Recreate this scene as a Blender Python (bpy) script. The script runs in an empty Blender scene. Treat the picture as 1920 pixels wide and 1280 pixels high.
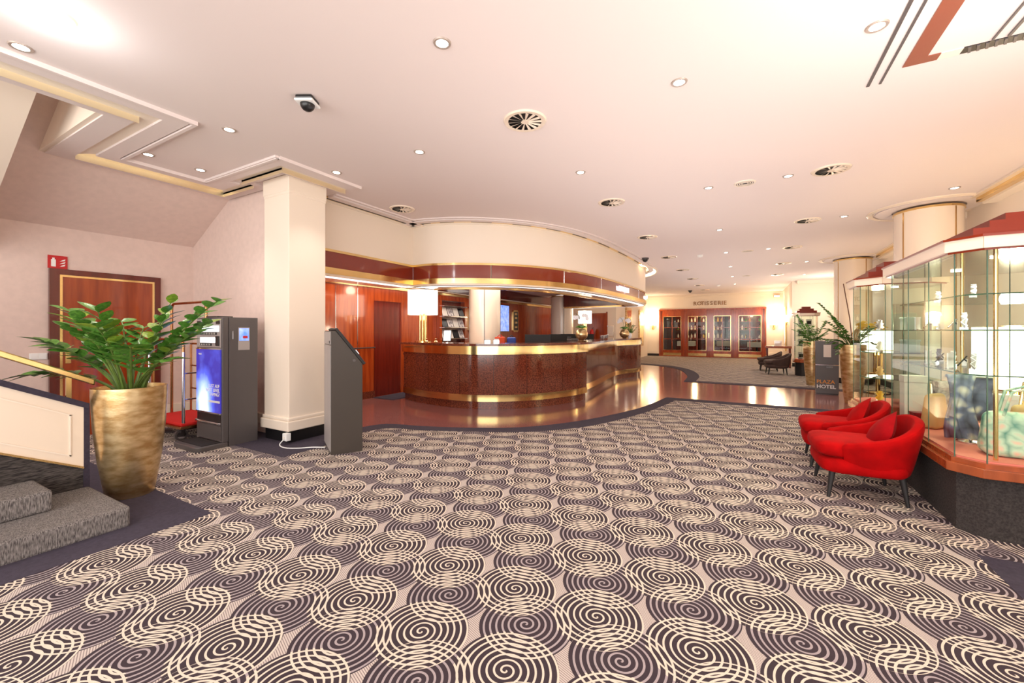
import bpy, bmesh, math, random
from mathutils import Vector, Matrix, Euler
random.seed(7)
PI = math.pi
S = bpy.context.scene
COL = S.collection

# ------------------------------------------------------------------ camera, world, lights, exposure
cd = bpy.data.cameras.new('camera')
cam = bpy.data.objects.new('camera', cd); COL.objects.link(cam)
cam.location = (0, 0, 1.36)
cam.rotation_euler = (PI/2, 0, math.atan(435/777))
cd.sensor_width = 36; cd.lens = 36*777/1920; cd.shift_y = -20/1920
cd.clip_start = 0.05; cd.clip_end = 200
S.camera = cam

w = bpy.data.worlds.new('world'); S.world = w; w.use_nodes = True
w.node_tree.nodes['Background'].inputs[0].default_value = (1.0, 0.95, 0.88, 1)
w.node_tree.nodes['Background'].inputs[1].default_value = 1.15

def area(name, loc, rot, sx, sy, power, col=(1, .9, .78), spread=180):
    l = bpy.data.lights.new(name, 'AREA'); l.shape = 'RECTANGLE'; l.size = sx; l.size_y = sy
    l.energy = power; l.color = col; l.spread = math.radians(spread)
    o = bpy.data.objects.new(name, l); COL.objects.link(o); o.location = loc; o.rotation_euler = rot
    return o
def point(name, loc, power, col=(1, .85, .62), r=.08):
    l = bpy.data.lights.new(name, 'POINT'); l.energy = power; l.color = col; l.shadow_soft_size = r
    o = bpy.data.objects.new(name, l); COL.objects.link(o); o.location = loc
    return o
# daylight of the entrance front behind the photographer, and its bounce
area('entrance_daylight', (-1.2, -3.2, 1.7), (math.radians(97), 0, 0), 8.5, 2.8, 230, (1, .98, .96))
# added unseen fill panels that light the ceiling from below
area('hall_fill', (-.6, 5.2, .9), (PI, 0, 0), 3.0, 7.5, 62, (1, .93, .89))
area('hall_fill_far', (-.6, 15, .9), (PI, 0, 0), 3.5, 10, 70, (1, .93, .89))
area('right_ceiling_fill', (1.9, 1.9, 1.9), (PI, 0, 0), 1.4, 2.0, 78, (1, .94, .86))  # added fill whitening the right part of the ceiling, no fixture
area('reception_fill', (-5.2, 8.2, 2.55), (0, 0, 0), 1.2, 4.5, 60, (1, .9, .8))  # added fill under the inner ceiling, lifts the dark reception
area('reception_fill', (-6.0, 4.9, 2.5), (0, 0, 0), .8, 2.2, 26, (1, .85, .66))  # added fill for the warm glow on the wood wall
point('stairwell_fill', (-5.25, -.4, 3.35), 26, (1, .93, .86), .2)  # added unseen fill that brightens the stairwell void
S.view_settings.view_transform = 'Standard'
S.view_settings.look = 'None'
S.view_settings.gamma = 1
S.view_settings.use_curve_mapping = False
S.view_settings.exposure = 0.5

# ------------------------------------------------------------------ materials
def srgb(r, g, b):
    f = lambda c: (c/255/12.92) if c/255 <= .04045 else ((c/255+.055)/1.055)**2.4
    return (f(r), f(g), f(b), 1)
def mat(name, col, rough=.5, metal=0, coat=0, emit=0, ecol=None, noise=0, nscale=8, bump=0, bscale=60, spec=None, sheen=0, stretch=None, col2=None):
    m = bpy.data.materials.new(name); m.use_nodes = True
    nt = m.node_tree; b = nt.nodes['Principled BSDF']
    b.inputs['Base Color'].default_value = col
    b.inputs['Roughness'].default_value = rough
    b.inputs['Metallic'].default_value = metal
    b.inputs['Coat Weight'].default_value = coat
    b.inputs['Coat Roughness'].default_value = .06
    if sheen:
        b.inputs['Sheen Weight'].default_value = sheen; b.inputs['Sheen Tint'].default_value = (1, .3, .3, 1)
        b.inputs['Sheen Roughness'].default_value = .35
    if spec is not None: b.inputs['Specular IOR Level'].default_value = spec
    if emit:
        b.inputs['Emission Color'].default_value = ecol or col
        b.inputs['Emission Strength'].default_value = emit
    if noise or bump:
        tc = nt.nodes.new('ShaderNodeTexCoord'); mp = nt.nodes.new('ShaderNodeMapping')
        nt.links.new(tc.outputs['Object'], mp.inputs[0])
        if stretch: mp.inputs['Scale'].default_value = stretch
    if noise:
        n = nt.nodes.new('ShaderNodeTexNoise'); n.inputs['Scale'].default_value = nscale; n.inputs['Detail'].default_value = 6
        nt.links.new(mp.outputs[0], n.inputs['Vector'])
        r = nt.nodes.new('ShaderNodeMapRange'); r.inputs[1].default_value = .35; r.inputs[2].default_value = .65
        nt.links.new(n.outputs[0], r.inputs[0])
        mx = nt.nodes.new('ShaderNodeMix'); mx.data_type = 'RGBA'
        c2 = col2 or tuple(c*(1-noise) for c in col[:3])+(1,)
        mx.inputs[6].default_value = c2; mx.inputs[7].default_value = col
        nt.links.new(r.outputs[0], mx.inputs[0]); nt.links.new(mx.outputs[2], b.inputs['Base Color'])
    if bump:
        n2 = nt.nodes.new('ShaderNodeTexNoise'); n2.inputs['Scale'].default_value = bscale; n2.inputs['Detail'].default_value = 4
        nt.links.new(mp.outputs[0], n2.inputs['Vector'])
        bp = nt.nodes.new('ShaderNodeBump'); bp.inputs['Strength'].default_value = bump; bp.inputs['Distance'].default_value = .01
        nt.links.new(n2.outputs[0], bp.inputs['Height']); nt.links.new(bp.outputs[0], b.inputs['Normal'])
    return m
M = {}
M['ceil'] = mat('ceiling_paint', srgb(230, 216, 212), .75)
M['wallpink'] = mat('wall_paper', srgb(230, 207, 197), .85, noise=.06, nscale=14, bump=.1, bscale=120)
M['cream'] = mat('cream_paint', srgb(240, 225, 208), .55)
M['creamgloss'] = mat('cream_lacquer', srgb(238, 220, 200), .22, coat=.3)
M['white'] = mat('white_plastic', srgb(240, 240, 238), .4)
M['paper'] = mat('paper', srgb(235, 228, 220), .7)
M['brass'] = mat('polished_brass', srgb(244, 212, 146), .13, 1, noise=.1, nscale=3)
M['palebrass'] = mat('pale_brass', srgb(252, 238, 206), .3, .8)
M['brassd'] = mat('aged_brass', srgb(208, 170, 116), .22, 1)
M['gold'] = mat('gold_leaf', srgb(232, 206, 158), .3, .9, noise=.5, nscale=9, bump=.06, bscale=60, stretch=(1, 1, 2.5), col2=srgb(190, 152, 100))
M['wood'] = mat('mahogany_veneer', srgb(168, 72, 28), .16, coat=.5, noise=.25, nscale=2.5, stretch=(6, 6, .6), col2=srgb(138, 52, 20))
M['woodd'] = mat('dark_mahogany', srgb(104, 30, 18), .2, coat=.5, noise=.3, nscale=2.5, stretch=(6, 6, .6))
M['woodo'] = mat('orange_mahogany', srgb(160, 78, 40), .25, coat=.4, noise=.25, nscale=3, stretch=(5, 5, .8))
M['redband'] = mat('red_lacquer', srgb(130, 40, 14), .12, coat=.7)
M['granite'] = mat('brown_granite', srgb(132, 66, 44), .12, coat=.35, noise=.75, nscale=55, col2=srgb(70, 32, 22))
M['stone'] = mat('floor_granite', srgb(150, 100, 98), .13, spec=.38, noise=.35, nscale=90, col2=srgb(114, 70, 68))
M['navy'] = mat('navy_carpet', srgb(62, 54, 70), .95, noise=.25, nscale=40, bump=.5, bscale=350)
M['stepc'] = mat('step_carpet', srgb(160, 152, 148), .95, noise=1, nscale=60, bump=.8, bscale=200, stretch=(3, 3, .5), col2=srgb(74, 68, 68))
M['rampc'] = mat('dark_stair_carpet', srgb(96, 88, 84), .95, noise=1, nscale=50, bump=.8, bscale=200, stretch=(1, .4, 3), col2=srgb(34, 30, 32))
M['plinthc'] = mat('charcoal_plinth_carpet', srgb(66, 59, 57), .95, noise=.6, nscale=90, bump=.6, bscale=240)
M['charcoal'] = mat('charcoal_steel', srgb(88, 82, 82), .38, .1)
M['kiosk'] = mat('grey_brown_steel', srgb(66, 58, 52), .42, .1)
M['kioskl'] = mat('light_grey_steel', srgb(168, 160, 158), .42, .1)
M['black'] = mat('black_plastic', srgb(24, 23, 25), .3)
M['blackm'] = mat('black_matt', srgb(30, 27, 28), .6)
M['chrome'] = mat('chrome', srgb(220, 220, 225), .12, 1)
M['copper'] = mat('copper_tube', srgb(196, 140, 96), .18, 1)
M['redcarpet'] = mat('red_deck_carpet', srgb(205, 28, 24), .9, bump=.4, bscale=200)
M['velvet'] = mat('red_velvet', srgb(176, 3, 6), .9, spec=.12, sheen=.04, noise=.28, nscale=7, bump=.15, bscale=160)
M['velvetd'] = mat('crimson_cushion_fabric', srgb(160, 4, 16), .9, spec=.12, sheen=.04, noise=.25, nscale=9, bump=.2, bscale=200)
M['velvetk'] = mat('dark_brown_fabric', srgb(66, 46, 42), .8, noise=.2)
M['green'] = mat('leaf_green', srgb(104, 156, 62), .28, noise=.6, nscale=9, col2=srgb(44, 98, 36))
M['greeny'] = mat('leaf_yellow_green', srgb(150, 176, 60), .4, noise=.5, nscale=6, col2=srgb(96, 130, 40))
M['yellow'] = mat('yellow_petal', srgb(236, 190, 60), .5)
M['stem'] = mat('stem_green', srgb(98, 122, 52), .4, noise=.4, nscale=14)
M['twig'] = mat('brown_twig', srgb(104, 64, 44), .7)
M['soil'] = mat('soil', srgb(38, 30, 26), .95, bump=1, bscale=60)
M['red'] = mat('signal_red', srgb(196, 22, 28), .4)
M['shade'] = mat('lamp_shade_fabric', srgb(255, 246, 228), .8, emit=3.2, ecol=srgb(255, 240, 214))
M['lens'] = mat('lamp_lens', srgb(255, 244, 224), .4, emit=14, ecol=srgb(255, 240, 216))
M['cove'] = mat('cove_light', srgb(255, 240, 220), .4, emit=3, ecol=srgb(255, 236, 208))
M['screenw'] = mat('white_screen', srgb(240, 245, 250), .3, emit=1.6, ecol=srgb(235, 242, 250))
M['signw'] = mat('lit_white_letters', srgb(250, 246, 255), .4, emit=2.5)
M['orange'] = mat('orange_bag_fabric', srgb(214, 74, 26), .6)
M['blue'] = mat('blue_bag_fabric', srgb(30, 60, 150), .5)
M['tan'] = mat('tan_leather', srgb(222, 178, 120), .5, noise=.15)
M['burg'] = mat('burgundy_leather', srgb(120, 22, 36), .35)
M['pinkcloth'] = mat('pink_display_cloth', srgb(216, 120, 104), .7)
M['petal'] = mat('white_petal', srgb(248, 246, 250), .5)
M['tvblue'] = mat('blue_screen', srgb(60, 100, 200), .3, emit=1.0, ecol=srgb(90, 130, 220), noise=.8, nscale=9, col2=srgb(210, 220, 240))
M['mag'] = mat('printed_covers', srgb(236, 228, 224), .4, noise=1, nscale=14, col2=srgb(110, 96, 104))
M['cofferred'] = mat('matt_brown_red', srgb(142, 76, 56), .4)
M['ringmetal'] = mat('satin_ring', srgb(176, 160, 150), .4, .3)
M['lettergold'] = mat('dull_gold_letters', srgb(150, 108, 66), .35, .2)
M['goldtext'] = mat('gold_letters', srgb(226, 146, 40), .4)
M['soffitglow'] = mat('glowing_soffit_paint', srgb(255, 250, 250), .4, emit=1.0, ecol=srgb(255, 246, 244))  # soffit brightness put in as emission, not a lamp
M['roofred'] = mat('smooth_mahogany', srgb(128, 42, 20), .3, spec=.25)
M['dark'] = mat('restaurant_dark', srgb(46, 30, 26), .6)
M['carpetfar'] = None
def emission_only(name, col, s):
    m = bpy.data.materials.new(name); m.use_nodes = True; nt = m.node_tree; nt.nodes.clear()
    e = nt.nodes.new('ShaderNodeEmission'); e.inputs[0].default_value = col; e.inputs[1].default_value = s
    o = nt.nodes.new('ShaderNodeOutputMaterial'); nt.links.new(e.outputs[0], o.inputs[0]); return m
def math_n(nt, op, a=None, b=None, c=None):
    n = nt.nodes.new('ShaderNodeMath'); n.operation = op
    for i, v in enumerate((a, b, c)):
        if v is None: continue
        if isinstance(v, (int, float)): n.inputs[i].default_value = v
        else: nt.links.new(v, n.inputs[i])
    return n.outputs[0]
def glassmat(name, tint=(.93, .97, .94, 1), refl=.35):
    m = bpy.data.materials.new(name); m.use_nodes = True; nt = m.node_tree; nt.nodes.clear()
    o = nt.nodes.new('ShaderNodeOutputMaterial'); t = nt.nodes.new('ShaderNodeBsdfTransparent'); g = nt.nodes.new('ShaderNodeBsdfGlossy')
    t.inputs[0].default_value = tint; g.inputs['Roughness'].default_value = .01
    fr = nt.nodes.new('ShaderNodeFresnel'); fr.inputs[0].default_value = 1.33
    mx = nt.nodes.new('ShaderNodeMixShader')
    ge = nt.nodes.new('ShaderNodeNewGeometry'); ff = math_n(nt,'MULTIPLY',fr.outputs[0],math_n(nt,'SUBTRACT',1.0,ge.outputs['Backfacing']))
    nt.links.new(ff, mx.inputs[0]); nt.links.new(t.outputs[0], mx.inputs[1]); nt.links.new(g.outputs[0], mx.inputs[2])
    nt.links.new(mx.outputs[0], o.inputs[0]); return m
M['glass'] = glassmat('clear_glass')
M['glassedge'] = mat('green_glass_edge', srgb(70, 100, 80), .2)

def carpet_material():
    m = bpy.data.materials.new('spiral_carpet'); m.use_nodes = True; nt = m.node_tree
    b = nt.nodes['Principled BSDF']; b.inputs['Roughness'].default_value = .95
    b.inputs['Specular IOR Level'].default_value = .15
    g = nt.nodes.new('ShaderNodeNewGeometry'); sp = nt.nodes.new('ShaderNodeSeparateXYZ')
    nt.links.new(g.outputs['Position'], sp.inputs[0])
    X, Y = sp.outputs[0], sp.outputs[1]
    A = lambda op, *a: math_n(nt, op, *a)
    def spiral(ox, oy, pitch, width, rad, sgn, phase=0):
        x = A('WRAP', A('SUBTRACT', X, ox), .22, -.22)
        y = A('WRAP', A('SUBTRACT', Y, oy), .48, -.48)
        r = A('SQRT', A('ADD', A('MULTIPLY', x, x), A('MULTIPLY', y, y)))
        th = A('MULTIPLY', A('ARCTAN2', y, x), sgn/(2*PI))
        f = A('FRACT', A('ADD', A('DIVIDE', r, pitch), A('ADD', th, 10+phase)))
        line = A('LESS_THAN', f, width)
        ins = A('LESS_THAN', r, rad)
        return ins, A('MULTIPLY', line, ins)
    bx, by, dx, dy = -.61, 1.91, -.88, 1.70
    i1, l1 = spiral(bx, by, .0295, .30, .214, 1)
    i2, l2 = spiral(bx+.22, by+.48, .0295, .30, .214, 1)
    j1, k1 = spiral(dx, dy, .0285, .33, .214, -1)
    j2, k2 = spiral(dx+.22, dy+.48, .0285, .33, .214, -1)
    inB = A('MAXIMUM', i1, i2); lB = A('MAXIMUM', l1, l2); inD = A('MAXIMUM', j1, j2); lD = A('MAXIMUM', k1, k2)
    hatch = A('LESS_THAN', A('FRACT', A('DIVIDE', A('ADD', Y, A('MULTIPLY', X, .35)), .0095)), .36)
    def mix(f, c1, c2):
        n = nt.nodes.new('ShaderNodeMix'); n.data_type = 'RGBA'
        nt.links.new(f, n.inputs[0])
        for i, c in ((6, c1), (7, c2)):
            if isinstance(c, tuple): n.inputs[i].default_value = c
            else: nt.links.new(c, n.inputs[i])
        return n.outputs[2]
    dark = srgb(66, 56, 62); cream = srgb(224, 210, 194); grey = srgb(172, 160, 162)
    bg = mix(hatch, srgb(204, 192, 184), srgb(142, 128, 126))
    dd = mix(lD, dark, grey)
    bb = mix(A('MAXIMUM', lB, lD), dark, cream)
    c = mix(inD, bg, dd); c = mix(inB, c, bb)
    n = nt.nodes.new('ShaderNodeTexNoise'); n.inputs['Scale'].default_value = 420; nt.links.new(g.outputs['Position'], n.inputs['Vector'])
    f = nt.nodes.new('ShaderNodeMapRange'); f.inputs[3].default_value = .72; f.inputs[4].default_value = 1.12
    nt.links.new(n.outputs[0], f.inputs[0])
    mu = nt.nodes.new('ShaderNodeMix'); mu.data_type = 'RGBA'; mu.blend_type = 'MULTIPLY'; mu.inputs[0].default_value = 1
    nt.links.new(c, mu.inputs[6]); nt.links.new(f.outputs[0], mu.inputs[7])
    nt.links.new(mu.outputs[2], b.inputs['Base Color'])
    bp = nt.nodes.new('ShaderNodeBump'); bp.inputs['Strength'].default_value = .4; bp.inputs['Distance'].default_value = .004
    nt.links.new(n.outputs[0], bp.inputs['Height']); nt.links.new(bp.outputs[0], b.inputs['Normal'])
    return m
M['carpet'] = carpet_material()

def poster_material():
    m = bpy.data.materials.new('backlit_poster'); m.use_nodes = True; nt = m.node_tree; b = nt.nodes['Principled BSDF']
    tc = nt.nodes.new('ShaderNodeTexCoord'); mp = nt.nodes.new('ShaderNodeMapping')
    nt.links.new(tc.outputs['Object'], mp.inputs[0])
    mp.inputs['Location'].default_value = (-.0, 0, -.98); mp.inputs['Scale'].default_value = (3.6, 0, 1.9); mp.inputs['Rotation'].default_value = (0, .42, 0)
    gr = nt.nodes.new('ShaderNodeTexGradient'); gr.gradient_type = 'SPHERICAL'; nt.links.new(mp.outputs[0], gr.inputs[0])
    n = nt.nodes.new('ShaderNodeTexNoise'); n.inputs['Scale'].default_value = 5; nt.links.new(tc.outputs['Object'], n.inputs['Vector'])
    a = math_n(nt, 'ADD', gr.outputs[1], math_n(nt, 'MULTIPLY', math_n(nt, 'SUBTRACT', n.outputs[0], .5), .5))
    cr = nt.nodes.new('ShaderNodeValToRGB'); nt.links.new(a, cr.inputs[0])
    e = cr.color_ramp.elements; e[0].position = 0; e[0].color = srgb(44, 40, 140); e[1].position = .85; e[1].color = srgb(235, 240, 255)
    k = e.new(.25); k.color = srgb(70, 84, 200); k = e.new(.5); k.color = srgb(140, 170, 235)
    nt.links.new(cr.outputs[0], b.inputs['Base Color']); nt.links.new(cr.outputs[0], b.inputs['Emission Color'])
    b.inputs['Emission Strength'].default_value = .9; b.inputs['Roughness'].default_value = .2
    return m
M['poster'] = poster_material()
def floral(name, c1, c2, c3, sc):
    m = bpy.data.materials.new(name); m.use_nodes = True; nt = m.node_tree; b = nt.nodes['Principled BSDF']
    tc = nt.nodes.new('ShaderNodeTexCoord'); v = nt.nodes.new('ShaderNodeTexVoronoi'); v.inputs['Scale'].default_value = sc
    n = nt.nodes.new('ShaderNodeTexNoise'); n.inputs['Scale'].default_value = sc*.5
    ad = nt.nodes.new('ShaderNodeVectorMath'); ad.operation = 'ADD'
    nt.links.new(tc.outputs['Object'], n.inputs['Vector']); nt.links.new(tc.outputs['Object'], ad.inputs[0])
    sc_ = nt.nodes.new('ShaderNodeVectorMath'); sc_.operation = 'SCALE'; sc_.inputs['Scale'].default_value = .12
    nt.links.new(n.outputs['Color'], sc_.inputs[0]); nt.links.new(sc_.outputs[0], ad.inputs[1]); nt.links.new(ad.outputs[0], v.inputs['Vector'])
    cr = nt.nodes.new('ShaderNodeValToRGB'); nt.links.new(v.outputs['Distance'], cr.inputs[0])
    e = cr.color_ramp.elements; e[0].position = .12; e[0].color = c1; e[1].position = .95; e[1].color = c3
    k = e.new(.42); k.color = c2
    nt.links.new(cr.outputs[0], b.inputs['Base Color']); b.inputs['Roughness'].default_value = .45
    return m
M['floral'] = floral('teal_floral_print', srgb(232, 190, 170), srgb(196, 214, 190), srgb(60, 128, 116), 16)
M['scarf'] = floral('grey_blue_print', srgb(214, 206, 190), srgb(110, 116, 140), srgb(48, 46, 58), 11)

# ------------------------------------------------------------------ mesh helpers
class MB:
    def __init__(s): s.v = []; s.f = []; s.sm = False
    def add(s, vs, fs):
        o = len(s.v); s.v += [tuple(v) for v in vs]; s.f += [tuple(i+o for i in f) for f in fs]; return s
    def box(s, x0, x1, y0, y1, z0, z1):
        return s.add([(x0,y0,z0),(x1,y0,z0),(x1,y1,z0),(x0,y1,z0),(x0,y0,z1),(x1,y0,z1),(x1,y1,z1),(x0,y1,z1)],
                     [(0,3,2,1),(4,5,6,7),(0,1,5,4),(1,2,6,5),(2,3,7,6),(3,0,4,7)])
    def cbox(s, c, d, mtx=None):
        x, y, z = d[0]/2, d[1]/2, d[2]/2
        vs = [Vector(p) for p in ((-x,-y,-z),(x,-y,-z),(x,y,-z),(-x,y,-z),(-x,-y,z),(x,-y,z),(x,y,z),(-x,y,z))]
        if mtx: vs = [mtx @ v for v in vs]
        return s.add([v+Vector(c) for v in vs], [(0,3,2,1),(4,5,6,7),(0,1,5,4),(1,2,6,5),(2,3,7,6),(3,0,4,7)])
    def prism(s, poly, z0, z1):
        n = len(poly)
        return s.add([(p[0],p[1],z0) for p in poly]+[(p[0],p[1],z1) for p in poly],
                     [tuple(range(n-1,-1,-1)), tuple(range(n,2*n))]+[(i,(i+1)%n,(i+1)%n+n,i+n) for i in range(n)])
    def lathe(s, prof, n=24, c=(0,0,0), closed=True):
        vs = []; fs = []
        for r, z in prof:
            for k in range(n):
                a = 2*PI*k/n; vs.append((c[0]+r*math.cos(a), c[1]+r*math.sin(a), c[2]+z))
        for i in range(len(prof)-1):
            for k in range(n): fs.append((i*n+k, i*n+(k+1)%n, (i+1)*n+(k+1)%n, (i+1)*n+k))
        if closed:
            fs.append(tuple(range(n-1,-1,-1))); fs.append(tuple((len(prof)-1)*n+k for k in range(n)))
        return s.add(vs, fs)
    def tube(s, pts, r, n=8, cap=True):
        pts = [Vector(p) for p in pts]; rs = r if isinstance(r, (list, tuple)) else [r]*len(pts)
        vs = []; fs = []; up = Vector((0,0,1)); 
        for i, p in enumerate(pts):
            t = (pts[min(i+1,len(pts)-1)]-pts[max(i-1,0)]).normalized()
            if i == 0:
                a = up.cross(t); a = a if a.length > .05 else Vector((1,0,0)); a.normalize()
            else:
                a = (a - t*a.dot(t)); a = a.normalized() if a.length > 1e-4 else Vector((1,0,0))
            b = t.cross(a)
            for k in range(n):
                q = 2*PI*k/n; vs.append(p+(a*math.cos(q)+b*math.sin(q))*rs[i])
        for i in range(len(pts)-1):
            for k in range(n): fs.append((i*n+k, i*n+(k+1)%n, (i+1)*n+(k+1)%n, (i+1)*n+k))
        if cap: fs.append(tuple(range(n-1,-1,-1))); fs.append(tuple((len(pts)-1)*n+k for k in range(n)))
        return s.add(vs, fs)
    def strip(s, outer, inner, z0, z1):
        n = len(outer); vs = []
        for i in range(n):
            vs += [(outer[i][0],outer[i][1],z0),(outer[i][0],outer[i][1],z1),(inner[i][0],inner[i][1],z1),(inner[i][0],inner[i][1],z0)]
        fs = []
        for i in range(n-1):
            a = 4*i; b = a+4
            for j in range(4): fs.append((a+j, b+j, b+(j+1)%4, a+(j+1)%4))
        fs.append((0,1,2,3)); a = 4*(n-1); fs.append((a+3,a+2,a+1,a))
        return s.add(vs, fs)
    def build(s, name, m, parent=None, smooth=False, bevel=0, sub=0, world=False):
        me = bpy.data.meshes.new(name)
        vs = s.v
        if world and parent is not None:
            c = origin(parent); vs = [(v[0]-c[0], v[1]-c[1], v[2]-c[2]) for v in vs]
        me.from_pydata(vs, [], s.f); me.update()
        bm = bmesh.new(); bm.from_mesh(me); bmesh.ops.recalc_face_normals(bm, faces=bm.faces); bm.to_mesh(me); bm.free()
        me.materials.append(M[m] if isinstance(m, str) else m)
        if smooth:
            for p in me.polygons: p.use_smooth = True
            if hasattr(me, 'set_sharp_from_angle'): me.set_sharp_from_angle(angle=math.radians(40))
        o = bpy.data.objects.new(name, me); COL.objects.link(o)
        if parent is not None: o.parent = parent
        if bevel:
            b = o.modifiers.new('bevel', 'BEVEL'); b.width = bevel; b.segments = 2; b.limit_method = 'ANGLE'
        if sub:
            b = o.modifiers.new('sub', 'SUBSURF'); b.levels = sub; b.render_levels = sub
        return o
def origin(o):
    c = Vector(o.location)
    while o.parent: o = o.parent; c += Vector(o.location)
    return c
def tag(o, label=None, cat=None, group=None, kind=None):
    if label: o['label'] = label
    if cat: o['category'] = cat
    if group: o['group'] = group
    if kind: o['kind'] = kind
    return o
def thing(name, label, cat, loc=(0,0,0), rz=0, group=None):
    o = bpy.data.objects.new(name, None); COL.objects.link(o); o.location = loc; o.rotation_euler = (0,0,rz); o.empty_display_size = .1
    return tag(o, label, cat, group)
def struct_root(name, loc=(0,0,0)):
    o = bpy.data.objects.new(name, None); COL.objects.link(o); o.location = loc; o['kind'] = 'structure'; return o
def struct(name, mb, m, **k):
    o = mb.build(name, m, **k); o['kind'] = 'structure'; return o
def dup(o, loc=None, rz=None, label=None, parent=None, group=None):
    c = o.copy(); COL.objects.link(c)
    if parent: c.parent = parent
    if loc is not None: c.location = loc
    if rz is not None: c.rotation_euler = (0,0,rz)
    if label: c['label'] = label
    if group: c['group'] = group
    for ch in list(o.children): dup(ch, parent=c)
    return c
def text(name, body, size, loc, rot, m, parent=None, extr=.004, align='CENTER', sx=1, bold=0):
    cu = bpy.data.curves.new(name, 'FONT'); cu.body = body; cu.size = size; cu.extrude = extr; cu.align_x = align; cu.align_y = 'CENTER'
    cu.offset = bold; cu.space_line = .9; cu.resolution_u = 3
    t = bpy.data.objects.new(name, cu); COL.objects.link(t)
    dg = bpy.context.evaluated_depsgraph_get(); me = bpy.data.meshes.new_from_object(t.evaluated_get(dg))
    bpy.data.objects.remove(t)
    me.materials.clear(); me.materials.append(M[m])
    o = bpy.data.objects.new(name, me); COL.objects.link(o)
    o.location = loc; o.rotation_euler = rot; o.scale = (sx, 1, 1)
    if parent is not None:
        o.parent = parent; o.location = Vector(loc)-origin(parent)
    return o
def smooth(pts, n=4):
    out = []
    P = [Vector(p) for p in pts]; P = [P[0]*2-P[1]]+P+[P[-1]*2-P[-2]]
    for i in range(1, len(P)-2):
        for k in range(n):
            t = k/n; p0, p1, p2, p3 = P[i-1:i+3]
            out.append(.5*((2*p1)+(p2-p0)*t+(2*p0-5*p1+4*p2-p3)*t*t+(3*p1-p0-3*p2+p3)*t**3))
    out.append(P[-2]); return [tuple(p) for p in out]
def offset(pts, d):
    out = []; n = len(pts)
    for i in range(n):
        a = Vector(pts[max(i-1,0)][:2]); b = Vector(pts[min(i+1,n-1)][:2]); t = (b-a).normalized()
        out.append((pts[i][0]-t.y*d, pts[i][1]+t.x*d))
    return out
def catline(a, b, n):
    return [tuple(Vector(a).lerp(Vector(b), i/n)) for i in range(n+1)]

C = 3.25
# ------------------------------------------------------------------ floors
struct('floor', MB().box(-9, 7, -3, 28, -.2, 0), 'stone')
A_out = [(-4.75,3.75),(-4.6,4.3),(-4.3,4.45),(-4.04,4.5),(-3.35,4.76),(-2.74,5.13),(-2.25,5.77),(-1.9,6.52),(-1.62,7.36),(-1.47,8.16),(-1.38,8.9)]
A_in  = [(-4.45,3.6),(-4.38,4.1),(-4.15,4.26),(-3.87,4.31),(-3.23,4.58),(-2.63,4.88),(-2.1,5.4),(-1.76,6.04),(-1.43,7.08),(-1.26,7.97),(-1.17,8.6)]
ao = smooth(A_out); ai = smooth(A_in)
# main patterned carpet
struct('floor', MB().prism([(-3.45,-3),(3.0,-3),(3.0,8.55)]+[p for p in ai[::-1]]+[(-4.31,3.6),(-4.31,2.67),(-5.9,2.67),(-5.9,1.6),(-3.45,1.6)], 0, .006), 'carpet')
struct('floor', MB().prism([(-7.47,1.6),(-5.9,1.6),(-5.9,3.2),(-7.47,3.2)], 0, .006), 'carpet')
struct('trim_1', MB().strip(ao, ai, 0, .008), 'navy')
struct('trim_2', MB().prism([(-1.38,8.9),(-1.17,8.6),(3.0,8.55),(3.0,8.85)], 0, .008), 'navy')
struct('trim_3', MB().prism([(-8,-3),(-3.45,-3),(-3.45,1.6),(-8,1.6)], 0, .008), 'navy')
struct('trim_4', MB().prism([(-5.9,2.67),(-4.31,2.67),(-4.31,3.62),(-4.45,3.6),(-4.75,3.75),(-5.9,3.75)], 0, .0085), 'navy')
struct('trim_5', MB().prism([(1.23,3.56),(1.23,3.0),(1.6,2.6),(3.0,2.6),(3.0,3.56)], 0, .008), 'navy')
# far carpet
B_out = [(-4.6,17.7),(-3.62,17.2),(-2.8,16.7),(-2.2,16.0),(-1.79,14.9),(-1.47,13.3),(-1.41,11.9)]
B_in = [(-4.6,18.1),(-3.6,17.6),(-2.6,17.1),(-1.95,16.3),(-1.5,15.2),(-1.17,13.6),(-1.13,12.15)]
bo = smooth(B_out); bi = smooth(B_in)
struct('floor', MB().prism(bi+[(3.0,12.1),(3.0,23.4),(-4.6,23.4)], 0, .006), 'carpet')
struct('trim_6', MB().strip(bo, bi, 0, .008), 'navy')
struct('trim_7', MB().prism([(-1.41,11.9),(3.0,11.7),(3.0,12.1),(-1.13,12.15)], 0, .008), 'navy')
struct('trim_8', MB().box(-6.55,-6.0, 5.95,7.0, 0, .012), 'navy')

# ------------------------------------------------------------------ ceiling
struct('ceiling', MB().prism([(-4.85,-3),(7,-3),(7,28),(-9,28),(-9,3.2),(-6.41,3.2),(-6.41,1.37),(-4.85,1.37)], C, C+.2), 'ceil')
# stairwell void above the opening
struct('wall_stairwell', MB().box(-7.28,-4.86,1.36,1.45,C-.01,6), 'cream')
struct('wall_void', MB().box(-4.87,-4.80,-3,1.37,C+.2,6), 'wallpink')
struct('ceiling', MB().box(-9,-4.7,-3,1.5,6,6.1), 'ceil')
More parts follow.
